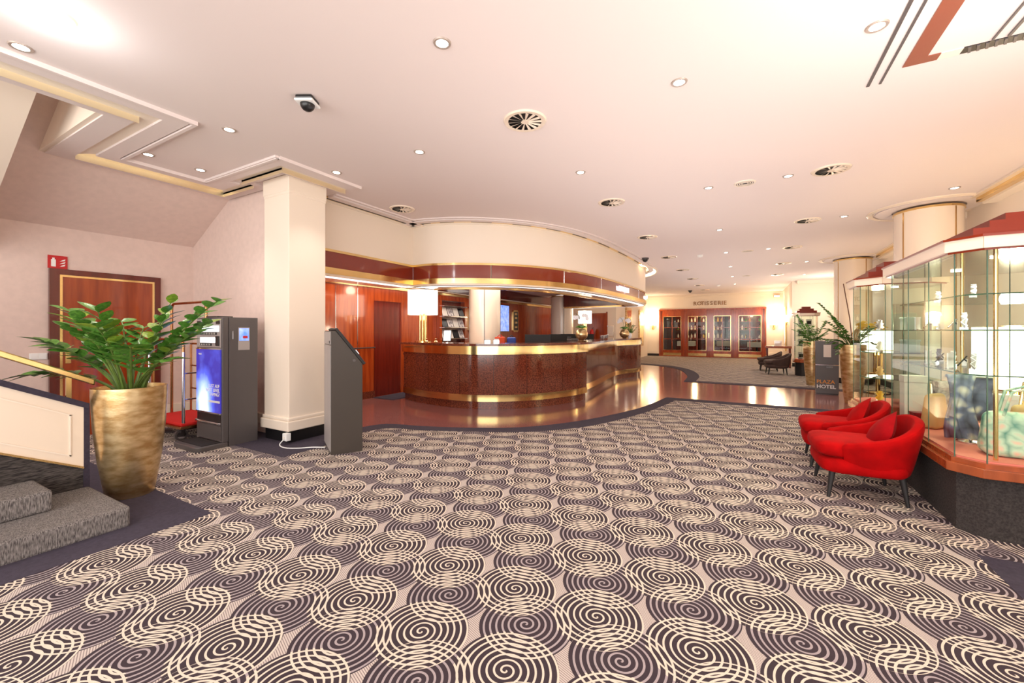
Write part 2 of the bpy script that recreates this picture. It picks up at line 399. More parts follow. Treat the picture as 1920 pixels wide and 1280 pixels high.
# sloping stair soffit
sl = (C-2.66)/(7.47-6.41)
mb = MB()
sv = [(-7.3,-3,2.63),(-7.3,1.37,2.63),(-6.41,1.37,C-.02),(-4.85,1.37,5.0),(-4.85,-3,5.0)]
z_at = lambda x: 2.655+(x+7.47)*sl
P_ = [(-7.5,-3),(-7.5,3.21),(-6.41,3.21),(-6.41,1.37),(-4.87,1.37),(-4.87,-3)]
mb.add([(x,y,z_at(x)) for x,y in P_]+[(x,y,z_at(x)+.1) for x,y in P_],[(0,1,2,3),(0,3,4,5),(6,9,8,7),(6,11,10,9),(0,6,7,1),(1,7,8,2),(2,8,9,3),(3,9,10,4),(4,10,11,5),(5,11,6,0)])
struct('ceiling_slope', mb, 'wallpink')
# flight string crossing the opening
mb = MB(); k = .52
def zs(x): return 3.41+(x+5.2)*k
mb.add([(-8.2,.55,zs(-8.2)),(-8.2,1.1,zs(-8.2)),(-4.88,1.1,zs(-4.88)),(-4.88,.55,zs(-4.88)),(-8.2,.55,zs(-8.2)+.3),(-8.2,1.1,zs(-8.2)+.3),(-4.88,1.1,zs(-4.88)+.3),(-4.88,.55,zs(-4.88)+.3)],
       [(0,1,2,3),(4,7,6,5),(0,4,5,1),(1,5,6,2),(2,6,7,3),(3,7,4,0)])
sf = struct('trim_9', mb, 'cream')
mb = MB().add([(-8.2,.30,zs(-8.2)+.05),(-8.2,.5,zs(-8.2)+.05),(-4.88,.5,zs(-4.88)+.05),(-4.88,.30,zs(-4.88)+.05),(-8.2,.30,zs(-8.2)+.3),(-8.2,.5,zs(-8.2)+.3),(-4.88,.5,zs(-4.88)+.3),(-4.88,.30,zs(-4.88)+.3)],
       [(0,1,2,3),(4,7,6,5),(0,4,5,1),(1,5,6,2),(2,6,7,3),(3,7,4,0)])
struct('trim_10', mb, 'cream')

# ceiling slot: boards either side of a brass lined groove, following the edge of the hall
slot_out = [(-4.49,-3),(-4.49,1.69),(-6.04,1.69),(-6.04,2.92),(-5.62,2.92),(-5.62,2.80),(-4.57,2.80),(-4.57,3.75)]
slot_in  = [(-4.66,-3),(-4.66,1.58),(-6.22,1.58),(-6.22,3.02),(-5.50,3.02),(-5.50,2.88),(-4.66,2.88),(-4.66,3.75)]
board_out= [(-4.33,-3),(-4.33,1.84),(-5.90,1.84),(-5.90,2.64),(-5.80,2.64),(-5.80,2.64),(-4.39,2.64),(-4.39,3.75)]
board_in = [(-4.83,-3),(-4.83,1.40),(-6.40,1.40),(-6.40,3.18),(-5.40,3.18),(-5.40,2.98),(-4.78,2.98),(-4.78,3.75)]
struct('trim_11', MB().strip(board_out, slot_out, C-.025, C), 'ceil')
struct('trim_12', MB().strip(slot_in, board_in, C-.025, C), 'ceil')
bl = [(-4.345,-3),(-4.345,1.855),(-5.915,1.855),(-5.915,2.655),(-5.8,2.655),(-5.8,2.655),(-4.405,2.655),(-4.405,3.75)]
bl2 = [(p[0]+.03,p[1]+.03) for p in bl]
struct('trim_13', MB().strip(bl, bl2, C-.035, C), 'ceil')
ss = list(zip(slot_out, slot_in))
mb = MB().strip(slot_out[:3], slot_in[:3], C-.004, C); struct('trim_14', mb, 'cream')
for i, (a, b, c2) in enumerate([(0,1,'palebrass'),(2,3,'palebrass'),(3,4,'cream'),(5,6,'cream'),(6,7,'cream')]):
    o = MB().strip([slot_in[a],slot_in[b]], [(slot_in[a][0]+(.05 if i in(0,) else 0)*0+.004, slot_in[a][1]+.004),(slot_in[b][0]+.004,slot_in[b][1]+.004)], C-.06, C)
    struct('trim_15', o, 'palebrass')
    mb = MB().strip([slot_out[a],slot_out[b]],[slot_in[a],slot_in[b]], C-.003, C-.001); struct('trim_16', mb, c2)

# top right ceiling coffer
struct('trim_17', MB().box(.825,.845,-3,4.14,C-.006,C), 'charcoal')
struct('trim_18', MB().box(.90,.915,-3,4.14,C-.006,C), 'charcoal')
struct('trim_19', MB().box(.99,1.10,-3,3.96,C-.006,C), 'cofferred')
struct('trim_20', MB().box(1.10,1.17,3.88,3.96,C-.006,C), 'cofferred')
struct('trim_21', MB().box(1.17,1.28,3.88,3.96,C-.006,C), 'cream')
gr = struct_root('trim_22', (1.28,3.88,C))
MB().box(0,1.7,0,.08,-.004,0).build('backing','black',gr)
for i in range(40):
    MB().add([(.02+.042*i,.005,-.012),(.035+.042*i,.005,-.012),(.055+.042*i,.075,-.012),(.04+.042*i,.075,-.012),(.02+.042*i,.005,-.004),(.035+.042*i,.005,-.004),(.055+.042*i,.075,-.004),(.04+.042*i,.075,-.004)],
      [(0,3,2,1),(4,5,6,7),(0,1,5,4),(1,2,6,5),(2,3,7,6),(3,0,4,7)]).build('slat','charcoal',gr)
struct('trim_23', MB().box(1.40,1.41,-3,3.86,C-.012,C), 'charcoal')
struct('trim_24', MB().box(1.47,1.485,-3,3.86,C-.012,C), 'charcoal')
# brass cove along the right wall between the round columns
for i,(a,b) in enumerate([(5.0,8.25),(9.15,13.3)]):
    struct('trim_25', MB().box(2.78,2.84,a,b,C-.03,C-.002), 'creamgloss')
    struct('trim_26', MB().box(2.84,2.90,a,b,C-.09,C-.002), 'brass')
    struct('trim_27', MB().box(2.90,3.05,a,b,C-.12,C-.002), 'cream')

# ------------------------------------------------------------------ walls
struct('wall_left', MB().box(-7.6,-7.47,-3,3.3,0,3.0), 'wallpink')
struct('wall_back', MB().box(-7.5,-5.25,3.2,3.3,0,C), 'wallpink')
struct('baseboard_back', MB().box(-7.47,-5.3,3.15,3.2,.14,.27), 'cream', bevel=.006)
struct('baseboard_left', MB().box(-7.47,-7.42,2.82,3.15,.02,.27), 'cream', bevel=.006)
struct('wall_right', MB().box(3.05,3.2,2.2,19,0,C), 'cream')
struct('wall_cross', MB().box(1.6,5,19,19.15,0,C), 'cream')
point('alcove_fill', (2.4, 17.6, 2.3), 40, (1, .86, .7), .15)  # added fill to brighten the cross wall, no fixture
struct('wall_alcove', MB().box(1.6,1.75,19.15,23.4,0,C), 'cream')
struct('wall_far', MB().box(-4.7,-3.98,23.4,23.6,0,C).box(.92,1.75,23.4,23.6,0,C).box(-3.98,.92,23.4,23.6,2.48,C), 'cream')
struct('wall_pilaster', MB().box(-4.75,-4.6,17,23.4,0,C), 'cream')
struct('wall_side', MB().box(-6.7,-4.75,17,17.15,0,C), 'cream')
struct('baseboard_far', MB().box(-4.6,-3.98,23.36,23.4,.14,.3).box(.92,1.6,23.36,23.4,.14,.3), 'cream')
struct('baseboard_far', MB().box(-4.6,-3.98,23.37,23.4,0,.13).box(.92,1.6,23.37,23.4,0,.13), 'blackm')
struct('baseboard_cross', MB().box(1.6,3.05,18.96,19,.0,.14), 'blackm')
struct('baseboard_right', MB().box(3.0,3.05,2.2,18.9,.0,.14), 'blackm')
struct('trim_28', MB().box(-4.6,1.6,23.28,23.4,C-.1,C), 'cream')
struct('trim_29', MB().box(1.75,3.05,18.86,19,C-.12,C), 'cream')

# square pillar
pr_ = struct_root('wall_pillar', (-5.03,3.29,0))
MB().box(-.26,.25,-.25,.25,.30,C).build('shaft','cream',pr_, bevel=.006)
MB().box(-.266,.256,-.256,.256,3.02,C).build('capital','cream',pr_, bevel=.01)
MB().box(-.272,.262,-.262,.262,3.05,C).build('capital','cream',pr_, bevel=.01)
MB().box(-.29,.285,-.285,.285,.15,.27).build('base_moulding','cream',pr_, bevel=.012)
MB().box(-.275,.27,-.27,.27,.27,.31).build('base_moulding','cream',pr_, bevel=.012)
MB().box(-.25,.24,-.24,.24,0,.15).build('plinth','black',pr_)
# round columns
def column(x, y, h=C, r=.39, ring=True, m='creamgloss'):
    c = struct_root('wall_column', (x,y,0))
    MB().lathe([(r,0),(r,h-.05)],48).build('shaft', m, c, smooth=True)
    for k in range(4):
        a = k*PI/2+.55+PI
        MB().cbox(((r+.0)*math.cos(a),(r+.0)*math.sin(a),h/2-.03),(.012,.016,h-.1),Matrix.Rotation(a,3,'Z')).build('seam','brassd' if ring else 'charcoal',c)
    MB().lathe([(r+.012,h-.075),(r+.012,h-.045)],48).build('collar','brass',c,smooth=True)
    if ring:
        MB().lathe([(r+.02,h-.02),(r+.22,h-.02),(r+.22,h),(r+.02,h)],48,closed=False).build('ceiling_ring','ceil',c,smooth=True)
        MB().lathe([(r+.25,h-.012),(r+.29,h-.03),(r+.33,h-.012),(r+.33,h)],48,closed=False).build('ceiling_ring','creamgloss',c,smooth=True)
    MB().lathe([(r+.02,0),(r+.02,.15)],48).build('plinth','blackm',c,smooth=True)
    return c
column(2.47,8.7); column(2.47,13.75)
column(-5.65,8.7,2.62,ring=False); column(-5.65,13.75,2.62,ring=False)

# ------------------------------------------------------------------ left service door
def door_box(mb, d): return mb
d1 = struct_root('door_1', (-7.47,2.215,0))
w0, w1, h = -.555, .555, 2.13
MB().box(0,.05,w0,w0+.09,0,h).build('frame','woodd',d1); MB().box(0,.05,w1-.07,w1,0,h).build('frame','woodd',d1); MB().box(0,.05,w0+.09,w1-.07,h-.07,h).build('frame','woodd',d1)
MB().box(0,.045,w0+.09,w0+.115,0,h-.07).build('brass_edge','brass',d1); MB().box(0,.045,w1-.095,w1-.07,0,h-.07).build('brass_edge','brass',d1)
MB().box(0,.045,w0+.115,w1-.095,h-.095,h-.07).build('brass_edge','brass',d1)
MB().box(0,.03,w0+.115,w1-.095,0,h-.095).build('leaf','wood',d1)
hb = MB().box(.03,.04,w0+.14,w0+.19,.95,1.16).build('handle_plate','brass',d1)
MB().tube([(0,0,0),(.05,0,0),(.055,.10,0)],.009).build('handle','brass',hb).location = (.035,w0+.165,1.08)
sg = thing('fire_extinguisher_sign','square red fire extinguisher sign above the left wooden door','sign',(-7.468,1.74,2.215))
MB().box(0,.012,-.085,.085,-.08,.08).build('plate','red',sg)
MB().box(.012,.016,-.058,-.018,-.058,.03).build('extinguisher_symbol','white',sg); MB().box(.012,.016,-.048,-.028,.03,.05).build('extinguisher_symbol','white',sg)
for k in range(3):
    z = -.055+.032*k; q = [(.015,z),(.058,z+.01),(.066,z+.034),(.038,z+.018)]
    MB().add([(.012,a,b) for a,b in q]+[(.016,a,b) for a,b in q],[(0,1,2,3),(4,7,6,5),(0,4,5,1),(1,5,6,2),(2,6,7,3),(3,7,4,0)]).build('flame_symbol','white',sg)
sw = thing('wall_switch','white double wall switch to the left of the left wooden door','switch',(-7.47,1.58,1.05))
MB().box(0,.012,-.075,.075,-.04,.04).build('plate','white',sw,bevel=.004)
for k in (-1,1): MB().box(.012,.018,k*.036-.028,k*.036+.028,-.03,.03).build('rocker','white',sw)

# ------------------------------------------------------------------ reception: header
F = smooth([(-5.2,5.64),(-4.9,5.62),(-4.6,5.69),(-4.12,5.91),(-3.58,6.38),(-3.2,6.95),(-2.95,7.6),(-2.76,8.6),(-2.66,9.8),(-2.6,11.2),(-2.6,12.6),(-2.68,13.3)],4)
Fend = smooth([(-2.68,13.3),(-2.85,13.62),(-3.2,13.8),(-3.6,13.85),(-4.4,13.85),(-5.4,13.85)],3)
FF = F+Fend[1:]
FL = [(-5.2,3.5),(-5.2,5.64)]
hd = struct_root('wall_reception', (-4,8,0))
def hband(path, d0, d1_, z0, z1, name, m, sm=True):
    # d>0 inwards
    return MB().strip(offset(path,d0), offset(path,d1_), z0, z1).build(name, m, hd, smooth=sm, world=True)
def hleft(x0,x1,z0,z1,name,m):
    return MB().box(x0,x1,3.5,5.66,z0,z1).build(name,m,hd,world=True)
hband(FF,0,.12,2.52,C,'cream_fascia','cream'); hleft(-5.32,-5.2,2.52,C,'cream_fascia','cream')
# red lacquer panels between thin metal joints
cuts = [0]
segs = []
L = 0; target = 1.45; last = 0
acc = [0]
for i in range(1,len(FF)): acc.append(acc[-1]+(Vector(FF[i])-Vector(FF[i-1])).length)
off1 = offset(FF,.0); off2 = offset(FF,.1)
i0 = 0
for i in range(1,len(FF)):
    if acc[i]-acc[i0] >= target or i == len(FF)-1:
        MB().strip(off1[i0:i+1], off2[i0:i+1], 2.27, 2.50).build('red_panel','redband',hd,smooth=True,world=True)
        MB().box(off1[i0][0]-.008,off1[i0][0]+.008,off1[i0][1]-.008,off1[i0][1]+.008,2.255,2.50).build('panel_joint','chrome',hd,world=True)
        i0 = i
hleft(-5.3,-5.2,2.27,2.50,'red_panel','redband')
for z0,z1,pr_o in ((2.50,2.535,-.02),(2.18,2.27,-.03)):
    hband(FF,pr_o,.1,z0,z1,'brass_band','brass'); hleft(-5.3,-5.2-pr_o,z0,z1,'brass_band','brass')
hband(FF,-.01,.55,2.15,2.18,'underside','creamgloss'); hleft(-5.75,-5.19,2.15,2.18,'underside','creamgloss')
hband(FF,.02,.035,2.142,2.15,'underside_edge','charcoal'); hband(FF,.20,.215,2.142,2.15,'underside_edge','charcoal')
hband(FF,.05,.195,2.146,2.15,'underside_glow','soffitglow',False); hleft(-5.40,-5.25,2.146,2.15,'underside_glow','soffitglow')  # self-glowing band that imitates the brightly lit underside
hband(FF,.52,.56,2.13,2.18,'brass_band','brassd')
hband(FF,.55,.60,2.18,2.62,'inner_face','woodd'); hleft(-5.8,-5.75,2.18,2.62,'inner_face','woodd')
# ceiling trim that follows the header
for d0,d1_,z0,m in ((-.10,-.02,.02,'brass'),(-.24,-.12,.035,'ceil'),(-.02,.0,.05,'cream'),(-.30,-.26,.02,'ceil')):
    MB().strip(offset(FF,d0),offset(FF,d1_),C-z0,C).build('ceiling_trim',m,hd,smooth=False,world=True)
    MB().box(-5.2-d1_,-5.2-d0,3.8,5.62,C-z0,C).build('ceiling_trim',m,hd,world=True)
FB = offset(FF,-.075)
for a in range(4,len(FB)-8,4):
    MB().strip(FB[a:a+3],offset(FB,.03)[a:a+3],C-.023,C-.001).build('vent_slot','black',hd,world=True)
MB().box(-5.16,-5.13,3.8,5.55,C-.023,C-.001).build('vent_slot','black',hd,world=True)
hband(offset(FF,.12),0,.004,2.95,2.96,'moulding','cream')
# bright cove ring past the end of the header
cv = smooth([(-2.5,11.9),(-2.35,12.8),(-2.42,13.6),(-2.75,14.4),(-3.4,15.0),(-4.4,15.2)],4)
struct('trim_30', MB().strip(cv, offset(cv,.14), C-.02, C-.003), 'cove')
struct('trim_31', MB().strip(offset(cv,-.05), cv, C-.05, C), 'cream')
text('reception_lettering','RECEPTION',.15,(-2.60,10.35,2.385),(PI/2,0,PI/2-.04),'signw',hd,.006,sx=1.05,bold=.004)
text('reception_lettering','RECEPTION',.12,(-2.63,13.2,2.38),(PI/2,0,PI/2+.35),'signw',hd,.006,sx=.5,bold=.004)

# reception inner ceiling and wood wall
struct('ceiling', MB().prism([(-6.6,3.3)]+[(-5.75,3.3),(-5.75,6.1)]+offset(FF,.58)[2:]+[(-6.6,14.5)],2.62,2.70), 'ceil')
ww = struct_root('wall_wood', (-6.6,10,0))
MB().box(-6.75,-6.66,3.25,17,0,2.7).build('backing','woodd',ww,world=True)
ypan = [3.3,3.95,4.6,5.1,5.6,6.02]
for a,b in zip(ypan[:-1],ypan[1:]): MB().box(-6.66,-6.6,a+.004,b-.004,.14,2.24).build('veneer_panel','wood',ww,world=True)
for a in ypan[1:-1]: MB().box(-6.61,-6.595,a-.006,a+.006,.3,2.2).build('brass_joint','chrome',ww,world=True)
MB().box(-6.68,-6.58,3.3,6.02,0,.14).build('stone_skirting','granite',ww,world=True)
for a,b in ((6.85,7.4),(7.4,7.98)): MB().box(-6.66,-6.6,a+.004,b-.004,.14,2.24).build('veneer_panel','wood',ww,world=True)
MB().box(-6.66,-6.6,6.02,6.85,1.98,2.24).build('veneer_panel','wood',ww,world=True)
y = 9.15
while y < 16.9:
    b = min(y+.62,16.98); MB().box(-6.66,-6.6,y+.004,b-.004,.14,2.24).build('veneer_panel','wood',ww,world=True); y += .62
MB().box(-6.66,-6.56,3.3,17,2.24,2.31).build('brass_cornice','brass',ww,world=True)
MB().box(-6.5,-6.48,3.3,17,2.33,2.62).build('bulkhead','woodd',ww,world=True)
MB().box(-6.66,-6.48,3.3,17,2.31,2.34).build('bulkhead','cream',ww,world=True)
MB().tube([(-6.55,4.9,1.02),(-6.55,6.0,1.02)],.012).build('hand_bar','blackm',ww,world=True)
d2 = struct_root('door_2', (-6.66,6.43,0))
MB().box(0,.03,-.40,.41,0,1.98).build('leaf','woodd',d2)
MB().box(0,.06,-.42,-.36,0,1.98).build('frame','woodd',d2); MB().box(0,.06,.36,.42,0,1.98).build('frame','wood',d2)
# brochure rack niche
rk = thing('brochure_rack','tall wooden wall rack filled with magazines and brochures behind the reception desk','rack',(-6.6,8.56,0))
MB().box(-6.66,-6.64,8.0,9.13,.3,2.2).build('back_panel','woodd',rk,world=True)
for a,b in ((7.98,8.08),(9.04,9.14)): MB().box(-6.64,-6.5,a,b,.3,2.24).build('side_panel','wood',rk,world=True)
MB().box(-6.64,-6.5,8.08,9.04,2.12,2.24).build('top_panel','wood',rk,world=True)
for k,z in enumerate((1.18,1.46,1.74,2.0)):
    MB().box(-6.64,-6.42,8.08,9.04,z-.03,z-.01).build('shelf','chrome',rk,world=True)
bk = None
for k,z in enumerate((1.18,1.46,1.74)):
    for j in range(4):
        yy = 8.2+.235*j
        m_ = MB().cbox((0,0,.1),(.012,.2,.22),Matrix.Rotation(-.35,3,'Y'))
        o = m_.build('magazine',['mag','paper','black','mag','paper'][(j+k*2)%5]); o.location = (-6.53,yy,z)
        tag(o,['lower','middle','upper'][k]+' row magazine, number '+['one','two','three','four'][j]+' from the left in the brochure rack','magazine','magazines in the brochure rack')
for y0,lab in ((9.5,'narrow gold framed plaque beside the brochure rack, nearer the near round column'),(12.0,'narrow gold framed plaque on the wood wall between the two reception columns')):
    t = thing('framed_plaque',lab,'picture',(-6.6,y0,1.68),0,'gold framed plaques')
    MB().prism([(-.0,-.0)]*3,0,0) if False else None
    poly = [(-.14,-.36),(-.18,-.30),(-.18,.30),(-.14,.36),(.14,.36),(.18,.30),(.18,-.30),(.14,-.36)]
    f = MB(); vs = [(0,p[0],p[1]) for p in poly]+[(.03,p[0],p[1]) for p in poly]
    n = 8; f.add(vs,[tuple(range(n)),tuple(range(2*n-1,n-1,-1))]+[(i,i+n,(i+1)%n+n,(i+1)%n) for i in range(n)]); f.build('frame','brass',t)
    MB().box(.03,.036,-.13,.13,-.30,.30).build('face','black',t)
    for zz in (-.2,-.05,.1,.23): MB().box(.036,.04,-.08,.08,zz-.03,zz+.03).build('ornament','gold',t)
tv = thing('wall_screen','tall blue lit screen partly hidden behind the near reception column','screen',(-6.58,11.2,1.75))
MB().box(0,.04,-.3,.3,-.42,.42).build('housing','black',tv); MB().box(.04,.043,-.28,.28,-.4,.4).build('display','tvblue',tv)

# ------------------------------------------------------------------ reception counter
ct = thing('reception_counter','long curved reception counter of polished brown granite with brass bands','counter',(-4,8,0))
Cf = smooth([(-5.95,6.06),(-5.4,5.88),(-4.83,5.80),(-4.35,5.80),(-3.93,5.90),(-3.52,6.15),(-3.17,6.52),(-2.9,6.98),(-2.70,7.5),(-2.62,8.05),(-2.66,8.7),(-2.76,9.5),(-2.86,10.5),(-2.88,11.5),(-2.84,12.5),(-2.84,13.5)],4)
MB().strip(Cf, offset(Cf,.62), 1.10,1.14).build('worktop','granite',ct,smooth=True,world=True)
i_end = [i for i,p in enumerate(Cf) if p[1] > 7.98 and p[0] > -3][0]
T1 = [p for p in offset(Cf,.10)[:i_end]]
T2 = smooth([(-2.86,8.0),(-2.90,8.9),(-2.98,9.8),(-3.06,10.7),(-3.08,11.4),(-2.98,12.0),(-2.80,12.6),(-2.78,13.1),(-2.92,13.42)],4)
def counter_seg(T, npan, depth=.45):
    MB().strip(offset(T,.03),offset(T,depth),0,.13).build('toe_base','granite',ct,smooth=True,world=True)
    n = len(T)-1
    for k in range(npan):
        a, b = round(k*n/npan), round((k+1)*n/npan)
        P1 = T[a:b+1]; P2 = offset(T,depth)[a:b+1]
        d = Vector(P1[-1])-Vector(P1[-2]); d2_ = Vector(P1[1])-Vector(P1[0])
        P1 = list(P1); P1[-1] = tuple(Vector(P1[-1])-d.normalized()*.004); P1[0] = tuple(Vector(P1[0])+d2_.normalized()*.004)
        MB().strip(P1,P2,.25,.95).build('granite_panel','granite',ct,smooth=True,world=True)
    MB().strip(offset(T,.01),offset(T,depth-.02),.25,.95).build('core','black',ct,world=True)
    MB().strip(offset(T,-.012),offset(T,depth),.135,.25).build('brass_band','brass',ct,smooth=True,world=True)
    MB().strip(offset(T,-.035),offset(T,depth),.95,1.095).build('brass_band','brass',ct,smooth=True,world=True)
counter_seg(T1,6); counter_seg(T2,5)
MB().box(-5.98,-5.93,6.2,6.7,.88,.92).build('side_shelf','granite',ct,world=True)
# back desk inside the reception
bd = thing('back_desk','low wooden work desk behind the reception counter','desk',(-4,9,0))
Bp = offset(Cf,.70)[6:-10]
MB().strip(Bp, offset(Bp,.55), .72,.75).build('desk_top','woodd',bd,world=True)
MB().strip(offset(Bp,.05), offset(Bp,.08), 0,.72).build('desk_panel','woodd',bd,world=True)

# ------------------------------------------------------------------ lamps
def brass_lamp(loc, label, base_h=.54, shade_h=.48, r=.27, power=22, cyl=False):
    t = thing('table_lamp',label,'lamp',loc,0,'brass table lamps with white drum shades')
    MB().lathe([(.16,0),(.16,.02),(.13,.03)],28).build('base','brass',t,smooth=True)
    for k in range(6):
        a = k*PI/3; MB().lathe([(.022,.03),(.022,base_h+.05)],12,(.06*math.cos(a),.06*math.sin(a),0)).build('column_rod','brass',t,smooth=True)
    MB().lathe([(r,base_h),(r,base_h+shade_h)],40,closed=False).build('shade','shade',t,smooth=True)
    MB().lathe([(r+.004,base_h),(r+.004,base_h+.012)],40,closed=False).build('shade_trim','brass',t,smooth=True)
    MB().lathe([(r*.7,base_h+shade_h+.0),(r*.7,base_h+shade_h+.01),(.02,base_h+shade_h+.02)],30).build('top_disc','brass',t,smooth=True)
    if power:
        point('lamp_light',(loc[0],loc[1],loc[2]+base_h-.06),power*.35,r=.1)
        point('lamp_light',(loc[0],loc[1],loc[2]+base_h+shade_h+.1),power*.6,r=.1)
    return t
brass_lamp((-5.55,6.30,1.14),'large brass lamp with glowing drum shade at the left end of the reception counter',.54,.47,.29,10)
brass_lamp((-5.05,14.45,1.0),'brass lamp with white shade at the far reception end, beyond the second column',.62,.46,.24,14)
for loc, lab in (((-5.05,14.45,0),'dark side cabinet under the far lamp at the end of the reception'),):
    t = thing('side_cabinet',lab,'cabinet',loc); MB().box(-.35,.35,-.25,.25,0,.96).build('body','woodd',t); MB().box(-.38,.38,-.28,.28,.96,1.0).build('cabinet_top','granite',t)
for (x,y),lab,h_,sh in (((2.50,6.45),'large white shaded lamp glowing behind the near glass showcase',.50,.66),((2.55,11.8),'white shaded lamp glowing behind the small glass showcase and gold planters',.62,.42)):
    t = thing('side_table','low round brown table carrying the lamp '+('behind the near glass showcase' if y<8 else 'behind the gold planters'),'table',(x,y,0))
    th = .34 if y<8 else .42
    MB().lathe([(.3,th-.03),(.3,th)],28).build('table_top','woodd',t,smooth=True); MB().lathe([(.2,0),(.2,.02),(.04,.04),(.04,th-.03)],20).build('pedestal','brass',t,smooth=True)
    brass_lamp((x,y,th),lab,h_-.1,sh,.30,26)

# ------------------------------------------------------------------ objects on and behind the counter
def orchid_vase(loc, label, nfl, seed, scale=1):
    rd = random.Random(seed)
    t = thing('orchid_vase',label,'plant',loc,0,'white orchids in gold ball vases')
    prof = [(.05,0)]+[(.145*math.sin(a),.14-.14*math.cos(a)) for a in [PI*(.12+.74*k/10) for k in range(11)]]+[(.06,.275)]
    MB().lathe(prof,28).build('vase','gold',t,smooth=True)
    for k in range(5):
        a = k*1.26; MB().tube([(0,0,.26),(.06*math.cos(a),.06*math.sin(a),.32),(.15*math.cos(a),.15*math.sin(a),.30)],[.02,.03,.004],6).build('leaf','green',t,smooth=True)
    for s_ in (-1,1):
        pts = [(0,0,.26),(s_*.03,.02,.42),(s_*.06,.0,.55),(s_*.12,-.05,.62)]
        MB().tube(pts,.005,5).build('stem','stem',t)
        for q in range(nfl):
            u = q/nfl; c = Vector(pts[2]).lerp(Vector(pts[3]),u)+Vector((s_*.05*u+rd.uniform(-.03,.03),rd.uniform(-.04,.04),-.14*u+rd.uniform(-.02,.05)))
            f = MB()
            for p in range(5):
                a = p*2*PI/5; cc = c+Vector((math.cos(a)*.025,0.01*math.sin(q),math.sin(a)*.025))
                f.add([cc+Vector(v) for v in ((-.024,0,-.0),(0,-.006,-.024),(.024,0,0),(0,-.006,.024),(0,.008,0))],[(0,1,4),(1,2,4),(2,3,4),(3,0,4),(0,3,2,1)])
            f.build('flower','petal',t)
    return t
orchid_vase((-3.28,9.15,1.14),'gold ball vase with white orchids on the middle of the reception counter',7,3)
orchid_vase((-3.12,12.45,1.14),'gold ball vase with white orchids near the far end of the reception counter',8,5)
t = thing('greenery_vase','small vase of dark green foliage at the far end of the reception counter','plant',(-3.1,13.05,1.14))
MB().lathe([(.05,0),(.06,.1),(.04,.16)],16).build('vase','petal',t,smooth=True)
lf = MB(); rd = random.Random(4)
for k in range(46):
    a = rd.uniform(0,2*PI); rr = rd.uniform(.03,.2); z = rd.uniform(.16,.42); c = Vector((rr*math.cos(a),rr*math.sin(a),z))
    lf.add([c+Vector((-.03,0,0)),c+Vector((0,-.012,.012)),c+Vector((.05,.0,.03)),c+Vector((0,.02,.0))],[(0,1,2,3)]); lf.tube([(0,0,.12),c],.003,4)
o = lf.build('foliage','green',t); o['kind'] = 'stuff'
def monitor(loc, rz, w_, h_, label, m='black', tilt=0):
    t = thing('monitor',label,'monitor',loc,rz)
    R_ = Matrix.Rotation(tilt,3,'X')
    MB().cbox((0,0,.26),(w_,.03,h_),R_).build('panel','blackm',t,bevel=.004)
    MB().cbox((0,-.017,.26),(w_-.03,.003,h_-.03),R_).build('display',m,t)
    MB().box(-.02,.02,.015,.04,.01,.24).build('stand','blackm',t); MB().box(-.12,.12,-.08,.1,0,.012).build('foot','blackm',t)
    return t
mt = [((-3.92,8.15,.87),.5,.56,.30,'wide black computer monitor seen from behind, nearest behind the counter'),
      ((-3.85,9.2,.87),.7,.5,.30,'black monitor tilted behind the counter, left of the orchid vase'),
      ((-3.92,10.0,.87),.9,.5,.30,'black monitor directly behind the counter orchid vase'),
      ((-3.9,11.3,.87),1.0,.5,.28,'small dark monitor behind the counter beyond the orchid vase')]
for loc,rz,w_,h_,lab in mt: monitor((loc[0],loc[1],loc[2]),rz+PI,w_,h_,lab)
t = thing('tablet_stand','tilted white tablet on a stand beside the large counter lamp','tablet',(-4.80,6.12,1.14),.35)
R_ = Matrix.Rotation(-.25,3,'X')
MB().cbox((0,0,.13),(.15,.012,.21),R_).build('bezel','charcoal',t); MB().cbox((0,-.008,.13),(.13,.002,.19),R_).build('display','screenw',t)
MB().lathe([(.06,0),(.06,.01)],16).build('foot','chrome',t); MB().tube([(0,.02,.01),(0,.03,.1)],.008).build('arm','chrome',t)
for x,y,m_,lab in ((-4.02,6.28,'paper','left of two small white card holders on the front of the counter'),(-3.88,6.36,'white','right of two small white card holders on the front of the counter')):
    t = thing('card_holder',lab,'card holder',(x,y,1.14),.5); MB().box(-.05,.05,-.02,.02,0,.05).build('tray','chrome',t); MB().box(-.045,.045,-.012,.012,.01,.075).build('cards',m_,t)
t = thing('orange_bag','orange bag standing behind the counter beside the near column','bag',(-4.55,7.6,.75),.5); MB().box(-.11,.11,-.08,.08,0,.48).build('body','orange',t,bevel=.02); MB().tube([(-.06,0,.48),(0,0,.53),(.06,0,.48)],.008).build('handle','red',t)
t = thing('blue_bag','dark blue bag standing behind the counter right of the orange bag','bag',(-4.38,7.8,.75),.5); MB().box(-.10,.10,-.08,.08,0,.47).build('body','blue',t,bevel=.03); MB().tube([(-.05,0,.47),(0,0,.51),(.05,0,.47)],.01).build('handle','black',t)
t = thing('side_table','low dark support desk carrying the orange and blue bags','table',(-4.46,7.7,0),.5); MB().box(-.3,.3,-.18,.18,.71,.75).build('table_top','woodd',t); MB().box(-.27,.27,-.02,.02,0,.71).build('leg_panel','woodd',t)
t = thing('desk_phone','grey desk phone with handset behind the counter by the orchid vase','phone',(-3.35,8.75,1.14),.9); MB().box(-.09,.09,-.1,.1,0,.05).build('body','charcoal',t,bevel=.01); MB().tube([(-.07,-.09,.07),(-.07,.09,.07)],.018).build('handset','blackm',t)
t = thing('paper_stack','fanned white leaflets on the counter right of the first orchid vase','papers',(-3.2,10.6,1.14),.4)
